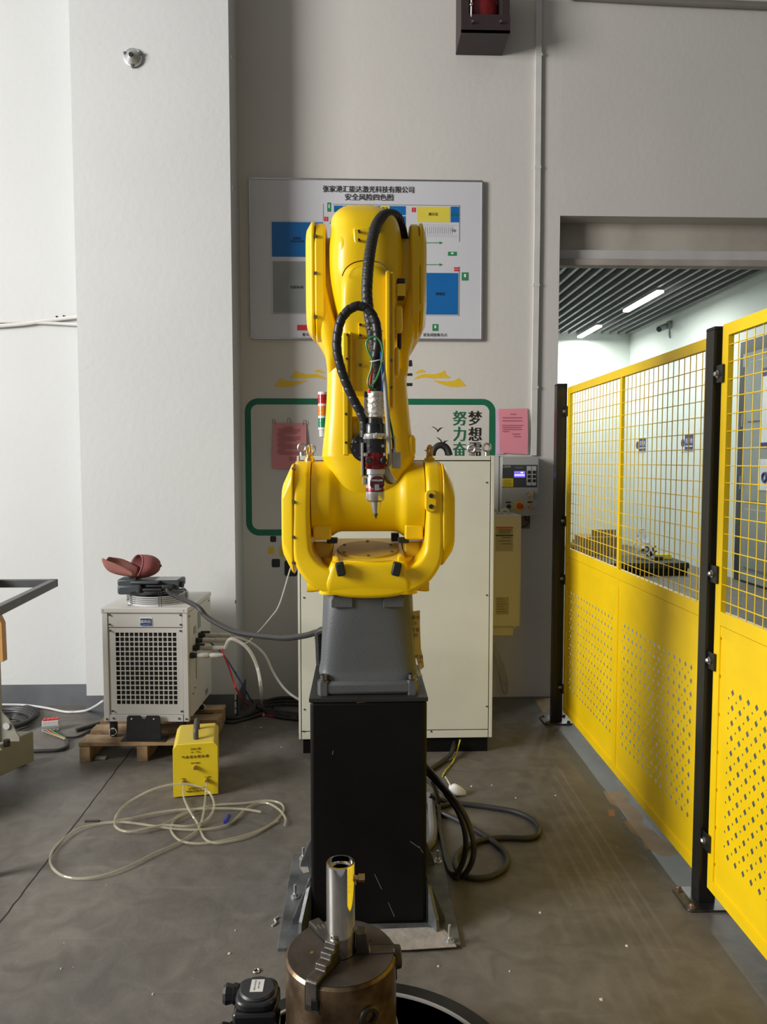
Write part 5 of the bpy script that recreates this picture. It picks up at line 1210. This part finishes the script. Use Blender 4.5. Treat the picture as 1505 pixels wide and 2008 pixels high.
MB().tube([M2 @ Vector((hx_, .06, zt_-.004)), M2 @ Vector((hx_, .062, zt_+.035)), M2 @ Vector((hx_, .09, zt_+.052)), M2 @ Vector((hx_, .13, zt_+.054)), M2 @ Vector((hx_, .17, zt_+.052)), M2 @ Vector((hx_, .195, zt_+.035)), M2 @ Vector((hx_, .197, zt_-.004))], .0125, 10).build('handle', HG, GM)
rg2 = M2.to_3x3() @ Vector((1, 0, 0))
def MT(s, fx_, fz_, sz, bold=0): text(s, M2 @ Vector((bw*fx_, -.0015, zt_*fz_)), sz, mat('mixer_ink', (.16, .11, .01), .6) if 'mixer_ink' not in bpy.data.materials else bpy.data.materials['mixer_ink'], GM, right=rg2, bold=bold)
MT('ZMQ-1型', .5, .905, .011); MT('Ar    CO₂', .5, .845, .010); MT('气 体 混 合 配 比 器', .49, .76, .014, .0003); MT('混合气输出', .49, .64, .008)
MT('Ar输入', .22, .36, .008); MT('CO₂输入', .77, .36, .008); MT('出气压力严禁超过', .52, .165, .010); MT('气瓶压力不低于0.5 MPa', .52, .115, .010)
def fit(fx_, fz_):
    q = M2 @ Vector((bw*fx_, 0, zt_*fz_)); MB().lathe(q, q-Vector((0, .022, 0)), [(0, .010), (.4, .010), (.42, .0065), (1, .0065)], 10).build('brass_fitting', BRASS, GM)
fit(.5, .56); fit(.24, .30); fit(.76, .30)
# clear floor tubing
def FG(L, z=.007): return [G(x, y, z if len(r_) == 0 else r_[0]) for x, y, *r_ in L]
t = thing('clear_tubing', 'tangle of clear plastic tubing looped on the floor before the yellow box', 'tubing', G(330, 1640))
q1 = M2 @ Vector((bw*.24, -.022, zt_*.30)); q2 = M2 @ Vector((bw*.76, -.022, zt_*.30))
CT = lambda L, nm='tube_run': MB().tube(L, .0052, 9).build(nm, HOSECLEAR, t)
CT([q1]+[W(360, 1562, 3.42)]+FG([(372, 1590, .03), (386, 1612), (393, 1628), (402, 1645), (420, 1653), (445, 1651), (490, 1640), (530, 1618), (553, 1596), (556, 1582), (545, 1573), (520, 1570), (480, 1575), (430, 1578), (388, 1586), (350, 1600), (337, 1616), (336, 1630), (348, 1645), (365, 1652), (395, 1654), (440, 1648), (500, 1632), (545, 1610)], .008))
CT([q2]+[W(403, 1560, 3.44)]+FG([(400, 1590, .03), (394, 1615), (385, 1630), (355, 1650), (300, 1675), (250, 1700), (205, 1716), (160, 1723), (125, 1718), (104, 1703), (98, 1685), (105, 1665), (125, 1645), (155, 1625), (195, 1615), (240, 1612), (290, 1618), (340, 1625), (390, 1627), (430, 1622), (455, 1612), (478, 1590), (500, 1576), (525, 1575), (548, 1588), (560, 1605), (558, 1618)], .012))
CT(FG([(512, 1592), (480, 1587), (440, 1585), (395, 1586), (350, 1588), (300, 1595), (260, 1604), (230, 1610), (226, 1620), (240, 1629), (265, 1630), (310, 1620), (350, 1603), (380, 1590)], .018))
CT([G(226, 1618, .02), G(228, 1600, .06), W(250, 1575, 3.3), W(300, 1548, 3.35), W(350, 1537, 3.38), W(390, 1542, 3.38), W(412, 1556, 3.36), G(420, 1582, .05), G(405, 1608, .02), G(370, 1620, .02), G(320, 1618, .02), G(270, 1628, .02)])
q = G(445, 1606, .02); MB().cyl(G(449, 1600, .02), G(443, 1612, .02), .010, n=14).build('blue_connector', mat('conn_blue', (.02, .03, .25), .4), t)
tag(MB().box(*(lambda p: (p.x-.03, p.x+.03, p.y-.008, p.y+.004, 0, .008))(G(181, 1611))).build('dark_scrap', DSTEEL), 'thin dark scrap on the floor left of the clear tubing', 'scrap')
p = G(503, 1905); tag(MB().torus(p+Vector((0, 0, .003)), (0, 0, 1), .009, .003, 20, 6).build('steel_washer', STEEL), 'small steel washer lying on the floor above the black motor', 'washer')
p = G(540, 1808); tag(MB().tube([p+Vector((.008, .025, .002)), p+Vector((-.002, .01, .003)), p+Vector((.004, -.01, .003)), p+Vector((-.008, -.025, .002))], .004, 6).build('torn_scrap', mat('scrap_grey', (.4, .39, .36), .6)), 'small pale torn scrap on the floor left of the base plate', 'scrap')

# ================================================================ CABLES RIGHT OF THE PEDESTAL
def FC(name, lab, L, r=.0115, mt=CABLEG): return tag(MB().tube(L, r, 10).build(name, mt), lab, 'cable')
FC('floor_cable', 'thick grey-black cable forming the wide right hand loop on the floor', FG([(840, 1558, .09), (860, 1566, .03), (880, 1573), (915, 1577), (960, 1583), (1010, 1592), (1045, 1608), (1058, 1625), (1052, 1640), (1030, 1644), (985, 1643), (945, 1648), (912, 1662), (896, 1680), (895, 1700), (910, 1716), (935, 1722), (965, 1718), (988, 1705), (996, 1688), (990, 1670), (970, 1652), (940, 1632), (905, 1612), (870, 1596), (840, 1590)], .012))
FC('hanging_cable', 'outer black cable hanging in a long curve right of the pedestal', [Vector((px1-.02, 2.80, W(836, 1492, 2.80).z+.03)), W(852, 1520, 2.75), W(872, 1545, 2.68), W(895, 1572, 2.62), W(912, 1598, 2.6), W(924, 1630, 2.58), W(930, 1665, 2.58), W(924, 1695, 2.6), G(908, 1718, .012), G(893, 1719, .012), G(882, 1695, .012), G(870, 1650, .012), G(862, 1610, .012), G(860, 1570, .05), W(850, 1535, 2.95)], .010, CABLE)
FC('hanging_cable', 'inner black cable hanging just inside the outer one by the pedestal', [Vector((px1-.02, 2.82, W(836, 1505, 2.82).z+.03)), W(855, 1532, 2.77), W(878, 1560, 2.7), W(898, 1590, 2.65), W(911, 1625, 2.62), W(914, 1660, 2.62), W(908, 1690, 2.64), G(896, 1712, .03), G(884, 1708, .012), G(874, 1680, .012), G(866, 1640, .012), G(852, 1600, .012), G(838, 1580, .012)], .010, CABLE)
FC('grey_floor_hose', 'thick pale grey hose on the floor right behind the pedestal', [G(846, 1560, .02), G(848, 1600, .018), G(850, 1630, .018), G(846, 1652, .018), G(836, 1662, .018)], .018, mat('hose_pale', (.14, .14, .14), .5))
FC('floor_cable', 'black cable leaving under the white cabinet plinth toward the pedestal', [Vector((W(893, 1470, 3.99).x, 4.0, .05)), G(885, 1478, .03), G(872, 1490, .013), G(855, 1502, .013), G(838, 1512, .013)], .012, CABLEG)
FC('earth_wire', 'thin yellow and green earth wire from the cabinet plinth', [Vector((W(903, 1460, 3.975).x, 3.975, .07)), G(896, 1475, .02), G(888, 1495, .006), G(874, 1512, .006), G(868, 1522, .006)], .004, mat('earth_yellow', (.45, .42, .03), .4, 0, .5, 60))
FC('floor_cable', 'black cable lying flat across the floor close behind the pedestal', FG([(838, 1580), (870, 1580), (885, 1572), (870, 1555, .03), (850, 1540, .05), (838, 1530, .05)], .012), .011, CABLE)
p = G(893, 1560)
t = thing('white_plug', 'white crumpled plastic plug lying beside the black cables', 'plug', p)
MB().rings(loft('x', [(p.x-.028, p.y-.012, p.y+.02, .012, .045, 2.6), (p.x, p.y-.02, p.y+.02, .002, .055, 3), (p.x+.03, p.y-.015, p.y+.012, .001, .04, 3), (p.x+.05, p.y-.008, p.y+.006, .001, .02, 2.5)], 3, 20)).build('plug_body', WHITE, t)
MB().tube([p+Vector((-.02, 0, .045)), p+Vector((-.035, .01, .07)), p+Vector((-.045, .01, .085))], .004, 6).build('strap_tail', WHITE, t)

# ================================================================ CHUCK POSITIONER (foreground)
cz0 = .44; cc = G(669, 1866, cz0); CR_ = .1255
RUST = mat('worn_bronze_steel', (.26, .185, .11), .34, .85, .3, 9, .12, 50, c2='4a3524')
TOPM = mat('dull_dark_steel', (.085, .070, .058), .5, .7, .25, 12, .1, 60)
PO = thing('rotary_positioner', 'low rotary positioner with a worn three jaw chuck and black turntable rim', 'positioner', (cc.x, cc.y, 0))
tcx, tcy = cc.x+.05, cc.y-.04
MB().lathe((tcx, tcy, 0), (tcx, tcy, .12), [(0, .36), (.3, .375), (.5, .392), (1, .392), (1, .352), (.6, .35), (.6, .0)], 96).build('turntable_rim', mat('rim_black', (.014, .013, .012), .4, .2, .2, 20), PO)
MB().lathe((tcx, tcy, .118), (tcx, tcy, .124), [(0, .350), (1, .350), (1, .343), (0, .343)], 96).build('pale_rim_ring', mat('ring_pale', (.40, .39, .38), .35, .4), PO)
MB().lathe((tcx, tcy, .07), (tcx, tcy, .10), [(0, .345), (1, .335), (1, 0)], 72).build('turntable_disc', mat('disc_brown', (.05, .038, .03), .5, .4, .3, 9), PO)
MB().cyl((cc.x, cc.y, .09), (cc.x, cc.y, .24), .12, n=48).build('pedestal_hub', DSTEEL, PO)
CK = MB().lathe((cc.x, cc.y, .245), (cc.x, cc.y, cz0), [(0, CR_-.004), (.1, CR_), (.97, CR_), (1, CR_-.005), (1, .035), (.8, .03)], 96, RUST).build('chuck_body', RUST, PO)
MB().lathe((cc.x, cc.y, cz0-.004), (cc.x, cc.y, cz0+.0015), [(0, CR_-.006), (1, CR_-.006), (1, .034), (0, .034)], 96).build('chuck_face', TOPM, CK)
MB().torus((cc.x, cc.y, .262), (0, 0, 1), CR_+.001, .004, 72, 6).build('bright_band', STEEL, CK)
jm0 = mat('socket_dark', (.045, .038, .032), .5, .6, .2, 20)
# key socket on the front right, and the pinion screw at the far right
for a_ in (math.radians(-60),):
    u = Vector((math.cos(a_), math.sin(a_), 0)); q = Vector((cc.x, cc.y, .368))+u*(CR_-.004)
    MB().lathe(q, q+u*.010, [(0, .024), (.7, .023), (1, .019), (1, .012), (.2, .011)], 30).build('key_socket', jm0, CK)
    MB().cyl(q+u*.002, q+u*.0035, .011, n=4).build('socket_square', SEAM, CK, smooth=0)
a_ = math.radians(5); u = Vector((math.cos(a_), math.sin(a_), 0)); q = Vector((cc.x, cc.y, .418))+u*(CR_-.01)
MB().cyl(q, q+u*.022, .026, .024, 26).build('pinion_boss', TOPM, CK, bev=.003)
jm = mat('jaw_steel', (.14, .125, .11), .36, .8, .25, 20, .1, 50)
for k, ad in enumerate((-118, 122, 2)):
    a_ = math.radians(ad); u = Vector((math.cos(a_), math.sin(a_), 0)); v = Vector((-u.y, u.x, 0)); o_ = Vector((cc.x, cc.y, 0))
    prof = [(.034, -.01), (.034, .05), (.048, .05), (.052, .036), (.066, .036), (.070, .024), (.088, .024), (.092, .012), (.126, .012), (.130, .008), (.130, -.045), (.115, -.045), (.115, -.01)]
    if k == 2: prof = [(.034, -.01), (.034, .05), (.058, .05), (.064, .004), (.122, .003), (.122, -.01)]
    J = MB().prism([o_+u*r_-v*.014+Vector((0, 0, cz0+h_)) for r_, h_ in prof], v*.028).build('chuck_jaw', jm, CK, smooth=0, bev=.0025)
    MB().prism([o_+u*r_-v*.018+Vector((0, 0, cz0+h_)) for r_, h_ in ((.034, -.008), (.034, .002), (.122, .002), (.1262, -.006), (.1262, -.06), (.1225, -.06))], v*.036).build('jaw_slot', SEAM, CK, smooth=0)
    if k == 0:
        q = o_+u*.1305+v*.008+Vector((0, 0, cz0-.035)); MB().box(q.x-.006, q.x+.008, q.y-.004, q.y+.006, q.z-.012, q.z+.008).build('jaw_chip', SEAM, CK, smooth=0)
q = G(612, 1868, cz0+.0015); MB().cyl(q, q+Vector((0, 0, .001)), .004, n=12).build('oil_point', BRASS, CK)
for x_, y_ in ((727, 1845), (762, 1857)): q = G(x_, y_, cz0+.0015); MB().cyl(q, q+Vector((0, 0, .0005)), .0035, n=10).build('face_hole', SEAM, CK)
# servo motor left
mz = .335
mc = G(508, 1935, mz)
SM = MB().box(mc.x-.055, mc.x+.045, mc.y-.05, mc.y+.05, .235, mz-.03).build('motor_block', BLKGLOSS, PO, bev=.008)
pts = [Vector((mc.x+x, mc.y+y, mz-.032)) for x, y in rrect(-.052, .043, -.045, .05, .03)]
MB().prism(pts, (0, 0, .022)).build('motor_cap', mat('motor_black', (.016, .017, .019), .35), PO, bev=.006)
MB().lathe((mc.x-.004, mc.y+.004, mz-.012), (mc.x-.004, mc.y+.004, mz-.004), [(0, .042), (.5, .042), (1, .038)], 36).build('encoder_disc', mat('motor_black2', (.02, .021, .024), .4), PO)
lb = MB().box(mc.x-.020, mc.x+.010, mc.y-.012, mc.y+.030, mz-.004, mz-.003).build('motor_label', mat('label_white', (.62, .61, .58), .5), PO, smooth=0)
text('SERVO MOTOR', (mc.x-.010, mc.y+.01, mz-.0028), .005, INK, PO, right=Vector((0, 1, 0)), up=Vector((-1, 0, 0)), th=.0002); text('220V 750W', (mc.x-.001, mc.y+.01, mz-.0028), .005, INK, PO, right=Vector((0, 1, 0)), up=Vector((-1, 0, 0)), th=.0002)
MB().box(mc.x-.055, mc.x+.045, mc.y-.05, mc.y+.05, .075, .235).build('motor_casing', mat('motor_grey', (.42, .42, .40), .4, .3), PO, bev=.008)
MB().box(mc.x+.045, cc.x-.10, mc.y-.04, mc.y+.03, .10, .2).build('motor_bracket', DSTEEL, PO, smooth=0, bev=.004)
for dy, dz_ in ((.02, -.0), (-.04, -.05)):
    q = Vector((mc.x-.05, mc.y+dy, mz-.03+dz_)); MB().lathe(q, q+Vector((-.035, 0, 0)), [(0, .022), (.3, .024), (.35, .021), (.8, .024), (1, .019)], 10).build('motor_connector', BLKGLOSS, PO, smooth=20)
for x_, dy in ((.02, -.051), (.035, -.051)): q = Vector((mc.x+x_, mc.y+dy, .26)); MB().cyl(q, q+Vector((0, -.003, 0)), .004, n=10).build('motor_screw', DSTEEL, PO)
# chrome tube held in the jaws
tr = .0325; tx, ty = cc.x, cc.y
TB_ = thing('chrome_tube', 'polished chrome tube standing upright in the chuck jaws', 'tube', (tx, ty, cz0))
tzt = HC+(W(668, 1690, ty).z-HC)
MB().lathe((tx, ty, cz0-.0), (tx, ty, tzt), [(0, tr-.002), (0, tr), (.985, tr), (1, tr-.0015), (1, tr-.006), (.93, tr-.006), (.925, tr-.012), (.5, tr-.012), (.3, 0)], 64).build('tube_wall', CHROME, TB_)
q = W(703, 1724, ty-.005)
MB().lathe(Vector((tx+tr-.003, ty, q.z)), Vector((tx+tr+.022, ty, q.z)), [(0, .006), (.4, .006), (.45, .009), (1, .009)], 6).build('brass_nipple', BRASS, TB_, smooth=20)
MB().cyl(Vector((tx+tr, ty-.002, q.z-.014)), Vector((tx+tr, ty-.002, q.z-.003)), .003, n=8).build('nipple_pin', BRASS, TB_)

# ================================================================ WELDING CART, left edge
CRM = mat('cart_cream', (.30, .29, .24), .5, 0, .06, 8)
cy = 3.45
t = thing('machine_cart', 'grey-green steel cart base with caster cut off by the left edge', 'cart', (-1.75, 3.5, 0))
e0 = G(67, 1475, .30)
zc_t = .245
P0 = G(66, 1433, zc_t); P1 = G(-20, 1435, zc_t); P2 = G(2, 1520, zc_t)
d_ = Vector((P2.x-P0.x, P2.y-P0.y, 0)).normalized()
ytop = P0.y; xr_ = P0.x
MB().prism([(xr_, ytop, zc_t), (xr_-.6, ytop, zc_t), (xr_-.9, ytop-.60, zc_t), (xr_-.26, ytop-.60, zc_t)], (0, 0, -.15)).build('base_beam', CRM, t, smooth=0, bev=.006)
ux = W(2, 1300, ytop-.08).x
MB().box(ux-.16, ux, ytop-.16, ytop-.08, zc_t, 1.02).build('upright', CRM, t, smooth=0, bev=.004)
MB().prism([(ux, ytop-.14, zc_t), (ux+.10, ytop-.14, zc_t), (ux+.10, ytop-.14, zc_t+.02), (ux+.05, ytop-.14, zc_t+.11), (ux, ytop-.14, zc_t+.16)], (0, .01, 0)).build('gusset', CRM, t, smooth=0)
MB().prism([(ux-.05, ytop-.25, zc_t), (ux+.07, ytop-.25, zc_t), (ux+.06, ytop-.25, zc_t+.015), (ux-.03, ytop-.25, zc_t+.07)], (0, .01, 0)).build('gusset', CRM, t, smooth=0)
q = Vector((ux+.045, ytop-.145, zc_t+.075)); MB().cyl(q, q-Vector((0, .002, 0)), .016, n=20).build('gusset_hole', mat('hole_light', (.5, .5, .5), .6), t)
q = Vector((ux+.07, ytop-.2, zc_t)); MB().cyl(q, q+Vector((0, 0, .03)), .016, n=6).build('levelling_bolt', INK, t, smooth=20)
ww_ = G(44, 1500, 0); r = .045
MB().cyl((ww_.x-.014, ww_.y, r), (ww_.x+.014, ww_.y, r), r, n=28).build('caster_wheel', INK, t)
MB().box(ww_.x-.03, ww_.x+.02, ww_.y-.03, ww_.y+.03, r+.035, zc_t-.148).build('caster_plate', mat('caster_white', (.5, .5, .48), .4), t, smooth=0, bev=.003)
for sx in (-1, 1): MB().box(ww_.x+sx*.02-.003, ww_.x+sx*.02+.003, ww_.y-.022, ww_.y+.022, r-.01, r+.04).build('caster_fork', bpy.data.materials['caster_white'], t, smooth=0)
OR = mat('orange_panel', (.52, .27, .08), .5)
q0 = W(-40, 1215, ytop-.2); q1 = W(7, 1302, ytop-.2)
MB().prism([(q0.x, ytop-.2, q1.z), (q1.x, ytop-.2, q1.z+.01), (q1.x-.002, ytop-.2, q0.z-.02), (q1.x-.02, ytop-.2, q0.z+.02), (q0.x, ytop-.2, q0.z+.02)], (0, .04, 0)).build('orange_cover', OR, t, smooth=0, bev=.002)
t2 = thing('steel_frame_rack', 'dark square tube frame corner reaching in from the left edge', 'frame', W(20, 1190, 3.2))
yq = 3.6; c1 = W(109, 1142, yq); q1 = W(-60, 1136, yq)
TS = mat('tube_grey', (.10, .105, .11), .4, .3, .1, 20)
c2 = G(-4, 1196, c1.z-.0)
z1_ = c1.z+.012; z0_ = z1_-.036
MB().box(q1.x-.3, c1.x, yq, yq+.03, z0_, z1_).build('rear_rail', TS, t2, smooth=0, bev=.002)
e_ = G(-60, 1218, z0_); st_ = Vector((c1.x-.015, yq+.015, 0)); en = Vector((G(-30, 1200, z1_).x, G(-30, 1200, z1_).y, 0)); dd = (en-st_).normalized(); nn = Vector((-dd.y, dd.x, 0))*.015
MB().prism([(st_+nn)+Vector((0, 0, z0_)), (st_-nn)+Vector((0, 0, z0_)), (en-nn+dd*.3)+Vector((0, 0, z0_)), (en+nn+dd*.3)+Vector((0, 0, z0_))], (0, 0, .036)).build('side_rail', TS, t2, smooth=0, bev=.002)
q = en+dd*.02; MB().box(q.x-.016, q.x+.016, q.y-.016, q.y+.016, 0, z0_).build('leg', TS, t2, smooth=0, bev=.002)
q = Vector((q1.x-.28, yq+.015, 0)); MB().box(q.x-.016, q.x+.016, q.y-.016, q.y+.016, 0, z0_).build('leg', TS, t2, smooth=0, bev=.002)
# coil of black cable on the floor, left
t = thing('cable_pile', 'pile of thick black cable loops on the floor at the left edge', 'cable', G(20, 1400))
for k in range(7):
    o_ = random.uniform(-4, 4); zz_ = .012+.011*(k % 4)
    MB().tube([G(-60, 1392+k*5, zz_), G(0, 1384+k*5+o_, zz_), G(45-3*k, 1384+k*4, zz_), G(72-4*k, 1392+k*4, zz_), G(70-5*k, 1404+k*3, zz_), G(40-4*k, 1416+k*2.5, zz_), G(-10, 1420+k*3+o_, zz_), G(-60, 1424+k*3, zz_)], .0105, 8).build('cable_loop', CABLEG, t)
tb('white_cable', 'thin white cable sagging along the left baseboard to the chiller', [G(-30, 1382, .03), G(40, 1382, .02), G(90, 1388, .012), G(130, 1396, .01), G(165, 1394, .03), W(185, 1386, 4.25), W(203, 1374, 4.2)], .007, mat('cable_white', (.5, .5, .5), .45), 'cable')
# terminal block
p = G(100, 1432)
t = thing('terminal_block', 'white terminal block with red tops and loose wires on the floor', 'terminal block', p)
Rz = Matrix.Translation(p) @ Matrix.Rotation(.25, 4, 'Z')
MB().box(-.045, .045, -.022, .022, 0, .062, None, Rz).build('block', mat('block_white', (.5, .5, .49), .5), t, smooth=0, bev=.003)
MB().box(-.047, .047, -.026, -.018, .02, .034, None, Rz).build('grey_band', GREYP, t, smooth=0)
for k in range(4):
    MB().box(-.040+k*.022, -.022+k*.022, -.018, .01, .062, .072, None, Rz).build('red_lever', INKR, t, smooth=0, bev=.002)
    s = Rz @ Vector((-.03+k*.02, -.024, .01))
    MB().tube([s, s+Vector((.01, -.03, .004)), G(120+2*k, 1447-1*k, .008), G(130, 1452-2*k, .006+.006*k)], .003, 6).build('loose_wire', (bpy.data.materials['steel'], mat('wire_orange', (.5, .15, .03), .5), GW, CABLE)[k], t)
tb('cut_cable', 'black cable end running from the loose wires under the cart', [G(130, 1450, .012), G(132, 1462, .012), G(118, 1470, .011), G(90, 1472, .011), G(40, 1474, .011), G(-10, 1478, .011)], .010, CABLE, 'cable')
tb('black_lead', 'thin black lead from the terminal wires to the pallet', [G(128, 1446, .012), G(150, 1445, .008), G(170, 1436, .008), G(190, 1424, .008), G(205, 1418, .008)], .006, CABLE, 'cable')
